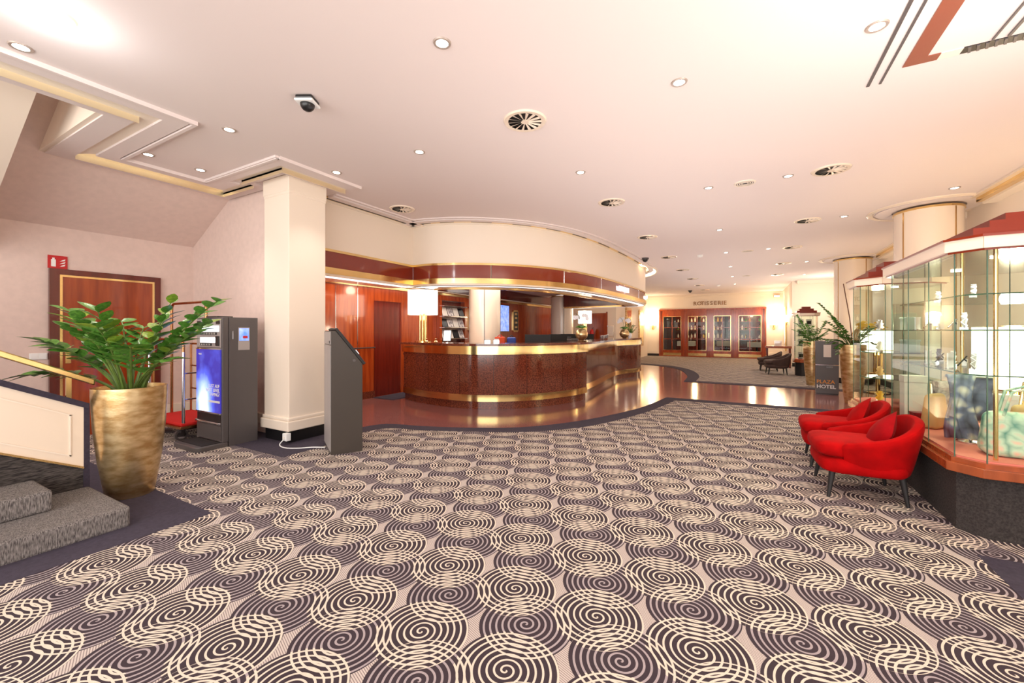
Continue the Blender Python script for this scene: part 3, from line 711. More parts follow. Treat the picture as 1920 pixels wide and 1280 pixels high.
for k in range(4): MB().cbox((.02*k,.0,.06+.004*k),(.16,.01,.12),Matrix.Rotation(.9,3,'X')@Matrix.Rotation(.15*k,3,'Z')).build('leaflet','paper' if k%2 else 'mag',t)
for x,y,lab in ((-5.30,6.12,'row of small brass trinkets at the foot of the big counter lamp, left piece'),(-5.02,6.06,'small brass trinket right of the big counter lamp')):
    t = thing('brass_trinket',lab,'ornament',(x,y,1.14)); MB().lathe([(.03,0),(.035,.02),(.015,.04),(.025,.07),(.0,.08)],14,closed=False).build('body','brass',t,smooth=True); MB().lathe([(.02,.07),(.02,.075)],12).build('lid','chrome',t)
# far end of reception
t = thing('fire_extinguisher','red fire extinguisher standing in the wooden recess beyond the counter','fire extinguisher',(-5.5,16.6,.9))
MB().lathe([(.08,0),(.08,.42),(.05,.5),(.03,.53)],20).build('cylinder','red',t,smooth=True); MB().tube([(0,0,.5),(.06,0,.6),(.1,0,.5)],.01).build('valve','black',t)
t = thing('wall_bracket','dark wall console holding the fire extinguisher','shelf',(-5.5,16.75,0)); MB().box(-.2,.2,-.25,.25,.86,.9).build('board','woodd',t); MB().box(-.18,.18,.2,.24,0,.86).build('support','woodd',t)
struct('door_3', MB().box(-5.95,-5.0,16.95,17.0,0,2.1).box(-6.0,-5.95,16.93,17.0,0,2.15).box(-5.0,-4.95,16.93,17.0,0,2.15), 'wood')
for y0,lab in ((19.0,'tall gold framed mirror on the far cream wall, nearer the counter'),(21.6,'tall gold framed mirror on the far cream wall, nearer the glass doors')):
    t = thing('gold_mirror',lab,'mirror',(-4.6,y0,1.5),0,'gold framed mirrors'); MB().box(0,.06,-.5,.5,-.9,.9).build('frame','gold',t); MB().box(.06,.065,-.38,.38,-.8,.8).build('mirror_glass','brass',t)
t = thing('wall_frame','small framed notice on the cream wall beyond the counter','picture',(-4.85,16.99,1.35)); MB().box(-.16,.16,-.02,0,-.22,.22).build('frame','chrome',t); MB().box(-.14,.14,-.024,-.02,-.2,.2).build('print','paper',t)

# ------------------------------------------------------------------ far glass doors
xs = [-3.96,-2.72,-1.515,-.40,.90]
nm = ['door_4','door_5','door_6','door_7']
for i in range(4):
    a, b = xs[i], xs[i+1]; H = 2.42
    r_ = struct_root(nm[i], ((a+b)/2,23.4,0)); hw = (b-a)/2; st = .17
    MB().box(-hw,-hw+st,0,.07,0,H).build('stile','wood',r_,bevel=.008); MB().box(hw-st,hw,0,.07,0,H).build('stile','wood',r_,bevel=.008)
    MB().box(-hw+st,hw-st,0,.07,0,.34).build('rail','wood',r_); MB().box(-hw+st,hw-st,0,.07,H-.3,H).build('rail','wood',r_)
    gx0, gx1, gz0, gz1 = -hw+st, hw-st, .34, H-.3
    for q in ((gx0,gx0+.018,gz0,gz1),(gx1-.018,gx1,gz0,gz1),(gx0+.018,gx1-.018,gz0,gz0+.018),(gx0+.018,gx1-.018,gz1-.018,gz1)):
        MB().box(q[0],q[1],-.008,.02,q[2],q[3]).build('brass_bead','brass',r_)
    for u in range(2):
        for v in range(3):
            x0 = gx0+(gx1-gx0)*u/2; x1 = gx0+(gx1-gx0)*(u+1)/2; z0 = gz0+(gz1-gz0)*v/3; z1 = gz0+(gz1-gz0)*(v+1)/3
            MB().box(x0+.02,x1-.02,.03,.036,z0+.015,z1-.015).build('pane','glass',r_)
    MB().box(-.02,.02,.0,.05,gz0,gz1).build('muntin','wood',r_)
    for v in (1,2): MB().box(gx0,gx1,.0,.05,gz0+(gz1-gz0)*v/3-.015,gz0+(gz1-gz0)*v/3+.015).build('muntin','wood',r_)
    MB().box(gx0,gx1,-.006,0,.06,.2).build('kick_plate','brass',r_)
    if i == 1: MB().box(hw-.06,hw-.02,-.05,0,1.0,1.25).build('handle','brass',r_)
    if i in (1,2):
        for z in (.3,1.2,2.1): MB().box(-hw+.0 if i==1 else hw-.03,-hw+.03 if i==1 else hw,-.015,.0,z,z+.14).build('hinge','brass',r_)
struct('trim_32', MB().box(-4.0,.94,23.34,23.4,2.42,2.50), 'wood')
for i,x in enumerate(xs): struct('trim_33', MB().box(x-.035,x+.035,23.34,23.41,0,2.42), 'wood')
t = thing('rotisserie_lettering','gold capital letters reading ROTISSERIE on the cream wall above the glass doors','sign',(-1.5,23.39,2.76))
xx = -.80
for ch in 'ROTISSERIE':
    o = text('letter',ch,.27,(0,0,0),(PI/2,0,0),'lettergold',None,.012,'LEFT',bold=.005); o.parent = t; o.location = (xx,0,0)
    xx += {'I':.09}.get(ch,.175)
# restaurant behind the doors
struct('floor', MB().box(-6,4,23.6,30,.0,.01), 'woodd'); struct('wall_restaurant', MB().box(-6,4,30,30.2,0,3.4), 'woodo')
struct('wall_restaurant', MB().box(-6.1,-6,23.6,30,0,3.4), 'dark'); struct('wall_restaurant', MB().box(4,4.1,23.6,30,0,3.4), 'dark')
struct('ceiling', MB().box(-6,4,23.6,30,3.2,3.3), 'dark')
rd = random.Random(11)
for k,(x,lab) in enumerate(((-3.2,'dark shelf unit behind the left glass door'),(-1.7,'dark bar shelf behind the middle left glass door'),(-.2,'dark bar shelf behind the middle right glass door'),(1.3,'dark shelf unit behind the right glass door'))):
    t = thing('bar_shelf',lab,'shelf',(x,28.6,0))
    MB().box(-.65,.65,.1,.3,0,2.5).build('back','woodd',t)
    for z in (.9,1.4,1.9,2.3): MB().box(-.65,.65,-.15,.1,z,z+.03).build('board','wood',t)
    for z in (.93,1.43,1.93):
        for j in range(6):
            hh = rd.uniform(.18,.32)
            o = MB().lathe([(.05,0),(.05,hh*.6),(.018,hh*.75),(.018,hh)],8).build('bottle',rd.choice(['petal','green','yellow','brass','paper','orange'])); o.location = (x-.5+.2*j,28.5,z)
            tag(o,['first','second','third','fourth','fifth','sixth'][j]+' bottle from the left, '+{.93:'lower',1.43:'middle',1.93:'upper'}[z]+' board, '+lab.replace('dark ',''),'bottle','bottles on the restaurant shelves behind the glass doors')
for x,y in ((-2.9,25.8),(-.9,26.4),(.6,25.6)):
    t = thing('restaurant_table','white clothed table in the dark restaurant '+{-2.9:'behind the left door',-.9:'behind the middle doors',.6:'behind the right door'}[x],'table',(x,y,0))
    MB().box(-.45,.45,-.45,.45,.5,.76).build('tablecloth','paper',t); MB().lathe([(.25,.01),(.05,.05),(.05,.5)],12).build('pedestal','black',t)
    for j in range(3):
        o = MB().lathe([(.03,0),(.005,.01),(.005,.08),(.035,.12),(.03,.19)],10).build('wine_glass','petal'); o.location = (x-.25+.25*j,y-.1,.76); tag(o,['left','middle','right'][j]+' wine glass on the clothed table '+{-2.9:'behind the left door',-.9:'behind the middle doors',.6:'behind the right door'}[x],'glass','wine glasses in the restaurant')
point('restaurant_lamp',(-2.6,27.5,2.4),60,(1,.6,.3),.15); point('restaurant_lamp',(.4,27.5,2.4),60,(1,.7,.45),.15)

def sconce(loc, rz, label, p=26):
    t = thing('wall_sconce',label,'lamp',loc,rz,'frosted wall sconces')
    MB().box(-.05,.05,-.02,0,-.25,.1).build('back_plate','brass',t)
    hs = [(.17*math.cos(PI+PI*k/10),.15*math.sin(PI+PI*k/10)) for k in range(11)]
    MB().prism(hs,-.02,.26).build('shade','shade',t)
    MB().tube([(0,-.03,-.02),(0,-.06,-.16)],.015).build('arm','brass',t)
    R_ = Matrix.Rotation(rz,3,'Z') @ Vector((0,-.35,.35)); point('sconce_light',Vector(loc)+R_,p,(1,.82,.55),.1)
sconce((-4.32,23.4,1.68),0,'frosted wall sconce on the cream wall left of the glass doors',38)
sconce((1.25,23.4,1.68),0,'frosted wall sconce on the cream wall right of the glass doors',42)
sconce((1.6,20.6,1.75),-PI/2,'frosted wall sconce beside the gold frame near the far armchairs',30)
t = thing('gold_mirror','tall gold framed mirror behind the far brown desk','mirror',(1.59,21.6,1.45)); MB().box(-.05,0,-.35,.35,-.95,.95).build('frame','brass',t); MB().box(-.056,-.05,-.25,.25,-.85,.85).build('mirror_glass','chrome',t)

# ------------------------------------------------------------------ ceiling fittings
def diffuser(loc, label):
    t = thing('ceiling_vent',label,'vent',loc,0,'round swirl vents in the ceiling')
    MB().lathe([(.15,-.012),(.185,-.014),(.195,0),(.15,0)],40,closed=False).build('rim','creamgloss',t,smooth=True)
    MB().lathe([(.152,-.003),(.152,-.001)],32).build('dark_backing','black',t)
    for k in range(14):
        a = k*2*PI/14; f = MB()
        p = []
        for r_,w_,z_ in ((.03,.006,-.012),(.15,.022,-.014)):
            p += [(r_,-w_,z_+.004),(r_,w_,z_-.003)]
        f.add([(p[0][0],p[0][1],p[0][2]),(p[2][0],p[2][1],p[2][2]),(p[3][0],p[3][1]-.018,p[3][2]),(p[1][0],p[1][1]-.004,p[1][2])],[(0,1,2,3)])
        o = f.build('blade','creamgloss',t); o.rotation_euler = (0,0,a)
    MB().lathe([(.035,-.016),(.03,-.004)],20).build('hub','creamgloss',t,smooth=True)
    return t
vl = [(-1.72,3.31,'largest, nearest the camera above the middle of the carpet'),(-4.62,4.77,'beside the square pillar, left of the reception curve'),(-1.7,6.03,'in front of the reception curve, second in the left row'),
      (-1.7,8.62,'third in the left row beside the reception header'),(-1.68,11.23,'fourth in the left row beside the reception header'),(-1.66,13.8,'fifth in the left row past the lit header end'),
      (-1.62,16.3,'sixth in the left row'),(-1.6,18.8,'seventh in the left row'),(-1.58,21.0,'last in the left row above the glass doors'),
      (.89,6.07,'first and largest in the right row, left of the near column'),(.95,8.66,'second in the right row beside the near round column'),(.95,11.26,'third in the right row'),(.96,13.82,'fourth in the right row'),(.97,16.45,'fifth in the right row, near the far columns')]
V0 = None
for x,y,lab in vl:
    lab = 'round swirl vent, '+lab
    if V0 is None: V0 = diffuser((x,y,C),lab)
    else: dup(V0,(x,y,C),label=lab)
sv0 = None
for x,y,lab in ((.01,6.08,'nearest'),(.07,11.28,'middle'),(.07,16.33,'farthest')):
    lab = 'flat cream round ceiling speaker between the vent rows, '+lab+' of three'
    if sv0 is None:
        sv0 = thing('ceiling_speaker',lab,'speaker',(x,y,C),0,'flat round ceiling speakers')
        MB().lathe([(.10,-.01),(.12,-.012),(.125,0)],30,closed=False).build('rim','cream',sv0,smooth=True)
        for r_ in (.03,.055,.08): MB().lathe([(r_,-.008),(r_+.012,-.01),(r_+.014,0)],24,closed=False).build('grille_ring','cream',sv0,smooth=True)
        MB().lathe([(.1,-.003),(.1,-.001)],24).build('backing','charcoal',sv0)
    else: dup(sv0,(x,y,C),label=lab)
def downlight(loc,label):
    t = thing('downlight',label,'light',loc,0,'recessed ceiling downlights')
    MB().lathe([(.04,-.006),(.055,-.008),(.06,0),(.04,0)],28,closed=False).build('trim_ring','ringmetal',t,smooth=True)
    MB().lathe([(.041,-.004),(.02,-.007)],24).build('lens','lens',t)
    return t
dls = [(-1.73,2.15,'upper middle of the picture, left of the largest vent'),(-.43,3.37,'right of the largest vent'),(-2.99,3.34,'starburst bright one in front of the reception curve'),
       (-1.70,4.71,'in the middle between the largest vent and the reception'),(-.41,6.05,'left of the near flat speaker'),(.47,6.06,'between the flat speaker and the right row vent'),(.72,3.35,'beside the grooved coffer at the upper right'),
       (-4.22,2.10,'outside the corner of the stair trough'),(-5.57,1.97,'left of two between stair trough and pillar'),(-5.57,2.46,'right of two between stair trough and pillar'),(-4.24,3.29,'just right of the square pillar top'),
       (-4.20,.81,'at the far upper left along the brass slot'),(2.43,7.64,'against the brass cove at the near round column'),(1.44,8.64,'left of the near round column'),(-.40,8.66,'fifth along the middle row'),(.49,11.2,'bright one beside the third right vent'),
       (-.38,11.25,'sixth along the middle row'),(-.35,13.8,'seventh along the middle row'),(-.35,16.3,'eighth along the middle row'),(-.32,19.0,'last along the middle row'),(1.49,13.78,'left of the second round column'),(1.76,16.9,'right row, beyond the second round column')]
D0 = None
for x,y,lab in dls:
    lab = 'recessed downlight, '+lab
    if D0 is None: D0 = downlight((x,y,C),lab)
    else: dup(D0,(x,y,C),label=lab)
    l = bpy.data.lights.new('downlight_beam','SPOT'); l.energy = 26 if y<9 else 22; l.color = (1,.92,.84); l.spot_size = math.radians(95); l.spot_blend = .7; l.shadow_soft_size = .04
    o = bpy.data.objects.new('downlight_beam',l); COL.objects.link(o); o.location = (x,y,C-.02)
t = thing('panel_light','large bright round ceiling lamp at the upper left corner','light',(-3.62,.82,C))
MB().lathe([(.085,-.006),(.10,-.010),(.11,0)],32,closed=False).build('trim_ring','creamgloss',t,smooth=True); MB().lathe([(.085,-.004),(.05,-.008)],28).build('lens','lens',t)
point('panel_glow',(-3.62,.82,C-.22),4.5,(.95,.98,1),.1)
t = thing('security_camera','white square dome camera on the ceiling with black glass dome','camera',(-3.10,2.13,C),.5)
MB().box(-.075,.075,-.075,.075,-.05,-.03).build('body','white',t,bevel=.02); MB().box(-.068,.068,-.068,.068,-.03,0).build('mount','black',t,bevel=.01)
MB().lathe([(.055*math.cos(a),-.05-.055*math.sin(a)) for a in [PI/2*k/7 for k in range(8)]],24,closed=False).build('dome','black',t,smooth=True)
for x,y,z,lab in ((-2.24,11.08,C,'small dark dome camera on the ceiling by the end of the reception header'),(-2.2,21.0,C,'small dark dome camera on the ceiling above the glass doors')):
    t = thing('dome_camera',lab,'camera',(x,y,z)); MB().lathe([(.09,0),(.09,-.04)],20).build('body','charcoal',t); MB().lathe([(.07*math.cos(a),-.04-.07*math.sin(a)) for a in [PI/2*k/5 for k in range(6)]],18,closed=False).build('dome','black',t,smooth=True)
for x,y,lab in ((-.96,11.33,'small white smoke detector between the ceiling rows, nearer'),(-.92,19.09,'small white smoke detector near the glass doors')):
    t = thing('smoke_detector',lab,'detector',(x,y,C)); MB().lathe([(.07,0),(.07,-.03),(.05,-.05)],20).build('body','white',t,smooth=True); MB().lathe([(.03,-.05),(.02,-.06)],12).build('sensor','paper',t)
t = thing('exit_projector','small brown box light on the wall corner above the right sconce','light',(1.35,23.3,3.0)); MB().box(-.12,.12,-.08,.08,-.05,.05).build('housing','brassd',t); MB().box(-.1,.1,-.085,-.08,-.03,.03).build('lens','lens',t)
# ------------------------------------------------------------------ stairs and balustrade at the left
st = thing('carpeted_steps','two wide grey carpeted steps at the lower left corner','steps',(-3.72,1.22,0))
MB().box(-4.492,-3.72,-2.5,1.22,0,.145).build('step','stepc',st,world=True,bevel=.02)
MB().box(-4.492,-4.08,-2.5,.93,.145,.285).build('step','stepc',st,world=True,bevel=.02)
MB().box(-4.492,-4.4,-2.5,.62,.285,.42).build('step','stepc',st,world=True,bevel=.02)
bs = thing('stair_balustrade','cream panelled balustrade with charcoal cap and brass foot strip beside the grey steps','balustrade',(-4.5,1.2,0))
def zb(y): return .275+(1.24-y)*.52     # panel bottom
def sheet(mb, x0, x1, ya, yb, za0, za1, zb0, zb1):
    return mb.add([(x0,ya,za0),(x1,ya,za0),(x1,yb,zb0),(x0,yb,zb0),(x0,ya,za1),(x1,ya,za1),(x1,yb,zb1),(x0,yb,zb1)],[(0,3,2,1),(4,5,6,7),(0,1,5,4),(1,2,6,5),(2,3,7,6),(3,0,4,7)])
ya, yb = 1.19, -2
hp = .46
sheet(MB(),-4.56,-4.5,ya,yb,zb(ya),zb(ya)+hp,zb(yb),zb(yb)+hp).build('panel','creamgloss',bs,world=True)
for d0,d1_ in ((.06,.07),(hp-.09,hp-.08)): sheet(MB(),-4.5,-4.494,ya-.07,yb,zb(ya-.07)+d0,zb(ya-.07)+d1_,zb(yb)+d0,zb(yb)+d1_).build('moulding','cream',bs,world=True)
MB().box(-4.5,-4.494,ya-.08,ya-.07,zb(ya-.07)+.06,zb(ya-.07)+hp-.08).build('moulding','cream',bs,world=True)
sheet(MB(),-4.58,-4.485,ya+.03,yb,zb(ya)+hp-.015,zb(ya)+hp+.03,zb(yb)+hp,zb(yb)+hp+.045).build('cap','navy',bs,world=True)
sheet(MB(),-4.565,-4.49,ya,yb,zb(ya)-.015,zb(ya),zb(yb)-.015,zb(yb)).build('foot_strip','brass',bs,world=True)
sheet(MB(),-4.555,-4.51,ya,yb,0,zb(ya)-.015,0,zb(yb)-.015).build('lower_panel','rampc',bs,world=True)
MB().box(-4.56,-4.50,1.19,1.225,0,zb(1.19)+hp).build('end_post','navy',bs,world=True)
hr = thing('brass_handrail','broad polished brass handrail rising to the left above the balustrade','handrail',(-4.53,1.1,0))
def zh(y): return zb(y)+hp+.225
sheet(MB(),-4.555,-4.515,1.26,-2,zh(1.26)-.025,zh(1.26)+.025,zh(-2)-.025,zh(-2)+.025).build('rail','brass',hr,world=True,bevel=.008)
for y in (1.115,.3,-.5): MB().box(-4.545,-4.525,y-.015,y+.015,zb(y)+hp+.04,zh(y)-.02).build('post','brass',hr,world=True)
# landing side that closes the void between balustrade and wall (carpeted flank of the steps)

# ------------------------------------------------------------------ big zamioculcas
def leaf_mesh():
    m_ = MB(); L_, W_ = 1.0, .25
    prof = [(0,.02),(.15,.6),(.4,1),(.65,.85),(.88,.4),(1,.0)]
    vs = []; fs = []
    for t_,w_ in prof:
        z = -.12*t_*t_
        vs += [(t_*L_,-W_*w_,z+.05*w_),(t_*L_,0,z),(t_*L_,W_*w_,z+.05*w_)]
    for i in range(len(prof)-1):
        a = 3*i; fs += [(a,a+3,a+4,a+1),(a+1,a+4,a+5,a+2)]
    m_.add(vs,fs); o = m_.build('leaf','green',None,smooth=True); me = o.data; bpy.data.objects.remove(o); return me
LEAF = leaf_mesh()
LEAFY = LEAF.copy(); LEAFY.materials.clear(); LEAFY.materials.append(M['greeny'])
def pot_profile(rt, rb, h): return [(rb*.96,0),(rb,.01),(rb+(rt-rb)*.55,h*.35),(rb+(rt-rb)*.85,h*.65),(rt,h*.93),(rt,h),(rt-.018,h),(rt-.025,h-.08)]
def planter(name,label,loc,rt,rb,h,group=None):
    t = thing(name,label,'plant',loc,0,group)
    MB().lathe(pot_profile(rt,rb,h),48,closed=False).build('pot','gold',t,smooth=True)
    MB().lathe([(rb*.9,.005),(rb*.9,.012)],32).build('pot_base','gold',t)
    MB().lathe([(.001,h-.07),(rt-.02,h-.075)],32,closed=False).build('soil','soil',t)
    return t
def frond(t, base, az, reach, rise, droop, nl, ls, rd, joined=None, mat_='green'):
    d = Vector((math.cos(az),math.sin(az),0)); pts = []; n = 8
    for i in range(n+1):
        u = i/n; pts.append(base+d*(reach*(u**1.35))+Vector((0,0,rise*u-droop*u*u*u)))
    st_ = MB().tube([p-base for p in pts],[.011*(1-.75*i/n)+.002 for i in range(n+1)],6)
    if joined is None:
        so = st_.build('stem','stem',t,smooth=True); so.location = base
    else: joined[0].tube(pts,[.006*(1-.7*i/n)+.002 for i in range(n+1)],5)
    for k in range(nl):
        u = .42+.56*(k//2)/(nl/2-1 if nl>2 else 1); i = min(int(u*n),n-1); p = pts[i].lerp(pts[i+1],u*n-i)
        tg = (pts[i+1]-pts[i]).normalized(); side = 1 if k%2 else -1
        sdir = tg.cross(Vector((0,0,1))); sdir = (sdir.normalized() if sdir.length>.05 else Vector((1,0,0)))*side
        dr = (tg*.62+sdir*.8+Vector((0,0,rd.uniform(-.1,.25)))).normalized()
        L_ = ls*(1-.25*abs(u-.7))*rd.uniform(.85,1.1)
        z_ = Vector((0,0,1))+tg*rd.uniform(-.4,.4)+sdir*rd.uniform(-.3,.3); y_ = z_.cross(dr).normalized(); z2 = dr.cross(y_)
        R3 = Matrix((dr,y_,z2)).transposed()
        if joined is None:
            lo = bpy.data.objects.new('leaf',LEAFY if rd.random()<.14 else LEAF); COL.objects.link(lo); lo.parent = so
            lo.location = p-base; lo.rotation_euler = R3.to_euler(); lo.scale = (L_,L_*1.12,L_)
        else:
            joined[1].add([p+R3@(Vector(v.co)*L_) for v in LEAF.vertices],[tuple(q.vertices) for q in LEAF.polygons])
rd = random.Random(21)
zp = planter('potted_plant','tall gold planter with a spreading glossy green plant beside the grey steps',(-4.46,1.46,0),.24,.155,.9)
# fronds: azimuth (world deg), reach, rise, droop, leaf pairs
fr = [(205,.62,.42,.10,16),(225,.60,.30,.16,16),(190,.55,.55,.08,16),(240,.48,.46,.10,14),(215,.42,.62,.06,16),(170,.45,.6,.1,14),(20,.62,.52,.08,16),(35,.66,.72,.08,16),(50,.5,.58,.1,14),
      (5,.52,.38,.14,14),(75,.38,.62,.06,14),(320,.4,.55,.1,14),(290,.35,.58,.08,14),(345,.5,.45,.12,14),(110,.32,.6,.05,12),(260,.32,.55,.1,14),(140,.3,.55,.1,12),(30,.42,.50,.1,14),(200,.36,.48,.1,12),(60,.24,.66,.02,12),(300,.2,.6,.04,12)]
for az,re,ri,dr_,nl in fr:
    a = math.radians(az); frond(zp, Vector((.09*math.cos(a)*rd.uniform(.3,1),.09*math.sin(a)*rd.uniform(.3,1),.83)), a+rd.uniform(-.1,.1), re*.97, ri*1.22, dr_*1.15, nl, rd.uniform(.145,.18), rd)

# ------------------------------------------------------------------ luggage cart
lc = thing('luggage_cart','brass and chrome luggage cart with red carpeted deck behind the vending machine','cart',(-6.42,2.68,0))
MB().box(-.5,.48,-.26,.27,.20,.235).build('deck','redcarpet',lc,bevel=.01)
MB().box(-.52,.5,-.28,.29,.165,.2).build('deck_rim','copper',lc,bevel=.008); MB().box(-.46,.44,-.22,.23,.145,.165).build('bumper','black',lc)
def arch(x0,x1,y,z0,z1,r=.08):
    return [(x0,y,z0)]+[(x0,y,z1-r)]+[(x0+r-r*math.cos(a),y,z1-r+r*math.sin(a)) for a in (PI/8,PI/4,3*PI/8,PI/2)]+[(x1-r+r*math.sin(a),y,z1-r+r*math.cos(a)) for a in (0.01,PI/8,PI/4,3*PI/8,PI/2)]+[(x1,y,z0)]
MB().tube(arch(-.48,.45,.02+.0,.23,1.73),.017,10).build('tall_hoop','copper',lc,smooth=True)
MB().tube(arch(-.47,.46,-.23,.7,1.25),.016,10).build('low_hoop','copper',lc,smooth=True)
for x in (-.47,.46): MB().tube([(x,-.23,.23),(x,-.23,1.1)],.018,10).build('post','chrome',lc,smooth=True)
for x in (-.46,.44): MB().tube([(x,.24,.23),(x,.24,1.18)],.014,8).build('post','copper',lc,smooth=True)
for z in (.55,.87): 
    MB().tube([(-.47,.24,z),(.45,.24,z)],.011,8).build('cross_bar','copper',lc); MB().tube([(.46,-.23,z-.03),(.45,.24,z-.03)],.010,8).build('side_bar','chrome',lc)
MB().tube([(-.46,.24,1.18),(.44,.24,1.18)],.014,8).build('cross_bar','copper',lc)
for x,y in ((.32,-.2),(-.38,-.2),(.32,.2),(-.38,.2)):
    wv = MB().tube([(x-.02,y-.0,.07),(x+.02,y,.07)],.068,20)
    wo = wv.build('wheel','charcoal',lc,smooth=False); MB().tube([(x-.022,y,.07),(x+.022,y,.07)],.048,18).build('wheel_rim','chrome',wo)
    MB().box(x-.03,x-.024,y-.02,y+.03,.06,.16).box(x+.024,x+.03,y-.02,y+.03,.06,.16).build('caster_fork','chrome',lc)

# ------------------------------------------------------------------ vending machine
vm = thing('vending_machine','charcoal cigarette vending machine with glowing blue poster front','vending machine',(-5.565,2.75,0))
X0,X1,Y0,Y1,H = -.295,.295,-.20,.20,1.52
MB().box(X0,X1,-.13,Y1,0,H).build('cabinet','charcoal',vm,bevel=.006)
MB().box(X0,X1,Y0,-.135,.06,H).build('door','charcoal',vm,bevel=.008)
MB().prism([(X0,-.42),(X0+.05,-.46),(X1-.05,-.46),(X1,-.42),(X1,-.14),(X0,-.14)],0,.06).build('base_tray','charcoal',vm,bevel=.01)
MB().box(X0+.03,X1-.03,-.40,-.22,.06,.066).build('tray_mat','blackm',vm)
fx0,fx1 = X0+.012,X1-.025
pf = MB().box(fx0,fx1,Y0-.012,Y0,.40,1.14)
o = pf.build('poster','poster',vm)
MB().box(fx0,fx1,Y0-.018,Y0,.385,.40).build('poster_rail','chrome',vm); MB().box(fx0,fx1,Y0-.018,Y0,1.14,1.155).build('poster_rail','chrome',vm)
MB().box(fx0+.01,fx1-.01,Y0-.004,Y0,.29,.375).build('pickup_slot','black',vm)
MB().box(fx0,fx1,Y0-.03,Y0,.265,.292).build('pickup_lip','chrome',vm,bevel=.008)
MB().box(fx0,fx1,Y0-.006,Y0,.08,.25).build('lower_panel','charcoal',vm); MB().box(fx0,fx1,Y0-.012,Y0,.068,.08).build('lower_rail','chrome',vm)
MB().box(fx0,fx1,Y0-.006,Y0,1.165,1.50).build('control_panel','kioskl',vm)
MB().box(fx0+.05,fx1-.04,Y0-.012,Y0-.006,1.35,1.42).build('product_strip','screenw',vm); MB().box(fx0+.09,fx1-.09,Y0-.012,Y0-.006,1.22,1.28).build('product_strip','screenw',vm)
MB().box(fx0+.02,fx0+.07,Y0-.013,Y0-.006,1.37,1.415).build('yellow_tag','yellow',vm)
for r_,z in enumerate((1.33,1.20)):
    for k in range(10 if r_==0 else 7):
        bt = MB().box(fx0+.10+.038*k,fx0+.122+.038*k,Y0-.02,Y0-.006,z-.016,z+.012).build('selection_button','blackm',vm)
        MB().box(fx0+.105+.038*k,fx0+.113+.038*k,Y0-.023,Y0-.02,z-.012,z+.008).build('button_face','paper',bt)
MB().box(fx1-.10,fx1-.03,Y0-.02,Y0-.006,1.185,1.30).build('card_reader','black',vm,bevel=.006)
hs = [(.075*math.cos(PI+PI*k/12),.085*math.sin(PI+PI*k/12)) for k in range(13)]
m_ = MB(); n = 13; m_.add([(x-.01,Y0-.006,z+1.505) for x,z in hs]+[(x-.01,Y0-.022,z+1.505) for x,z in hs],[tuple(range(n)),tuple(range(2*n-1,n-1,-1))]+[(i,(i+1)%n,(i+1)%n+n,i+n) for i in range(n)])
M['navyp'] = mat('navy_plastic', srgb(24,38,110), .25); m_.build('coin_unit','navyp',vm)
MB().box(-.04,.02,Y0-.026,Y0-.022,1.455,1.49).build('price_display','screenw',vm)
MB().box(fx0+.015,fx0+.09,Y0-.012,Y0-.006,1.44,1.48).build('coin_slot','black',vm); MB().box(fx1-.10,fx1-.02,Y0-.012,Y0-.006,1.44,1.48).build('note_slot','black',vm)
MB().box(-.12,.12,-.18,.0,H,H+.015).build('top_vent','black',vm)
text('poster_lettering','LUST AUF\nNEXT LEVEL\nVAPING?',.055,(-5.565+fx1-.015,2.75+Y0-.014,.66),(PI/2,0,0),'white',vm,.001,'RIGHT',bold=.001)
MB().box(fx1-.26,fx1-.01,Y0-.0135,Y0-.012,.515,.54).build('poster_caption','white',vm)
text('poster_heading','vuse',.04,(-5.565+fx0+.06,2.75+Y0-.014,1.085),(PI/2,0,0),'white',vm,.001,'LEFT')
MB().box(X1,X1+.004,-.03,.10,1.13,1.40).build('sticker_sleeve','kioskl',vm); MB().box(X1+.004,X1+.007,-.02,.09,1.24,1.39).build('sticker','tvblue',vm); MB().box(X1+.007,X1+.008,.02,.075,1.27,1.30).build('sticker_mark','red',vm)
MB().box(X1,X1+.008,-.10,-.085,1.26,1.36).build('lock_plate','chrome',vm)

# ------------------------------------------------------------------ kiosk
angk = math.radians(59.7)
# local x = depth towards the screen side, local y = width (away from camera)
kk = thing('info_kiosk','slanted grey brown information kiosk beside the square pillar','kiosk',(-3.92,2.97,0),angk)
prof = [(0,0),(.33,0),(.33,.99),(.36,.97),(.36,.995),(.06,1.375),(0,1.375)]
pp = [(0,0),(.33,0),(.33,.99),(.05,1.36),(0,1.36)]; n = len(pp); W = .58
MB().add([(p[0],0,p[1]) for p in pp]+[(p[0],W,p[1]) for p in pp],[tuple(range(n)),tuple(range(2*n-1,n-1,-1))]+[(i,i+n,(i+1)%n+n,(i+1)%n) for i in range(n)]).build('body','kiosk',kk,bevel=.004)
MB().box(-.006,0,.01,W-.01,.04,1.2).build('rear_panel','kioskl',kk); MB().box(-.006,0,.01,W-.01,1.21,1.35).build('rear_panel','kioskl',kk)
sl_ = Vector((.31,0,-.405)); 
R_ = Matrix.Rotation(math.atan2(.37,.28),3,'Y')
MB().cbox((.19+.012,W/2,1.175+.01),(.50,W+.02,.03),R_).build('screen_frame','blackm',kk,bevel=.005)
MB().cbox((.205+.012,W/2,1.185+.012),(.38,W-.1,.008),R_).build('display','black',kk)
MB().cbox((.29,W/2,1.11),(.06,.3,.03),R_).build('reader_tray','chrome',kk)
lk = MB().tube([(0,-.006,0),(0,.004,0)],.016,14).build('lock','charcoal',kk); lk.location = (.24,0,1.03)
MB().box(-.012,-.006,.06,.07,1.22,1.25).build('key_hole','black',kk)

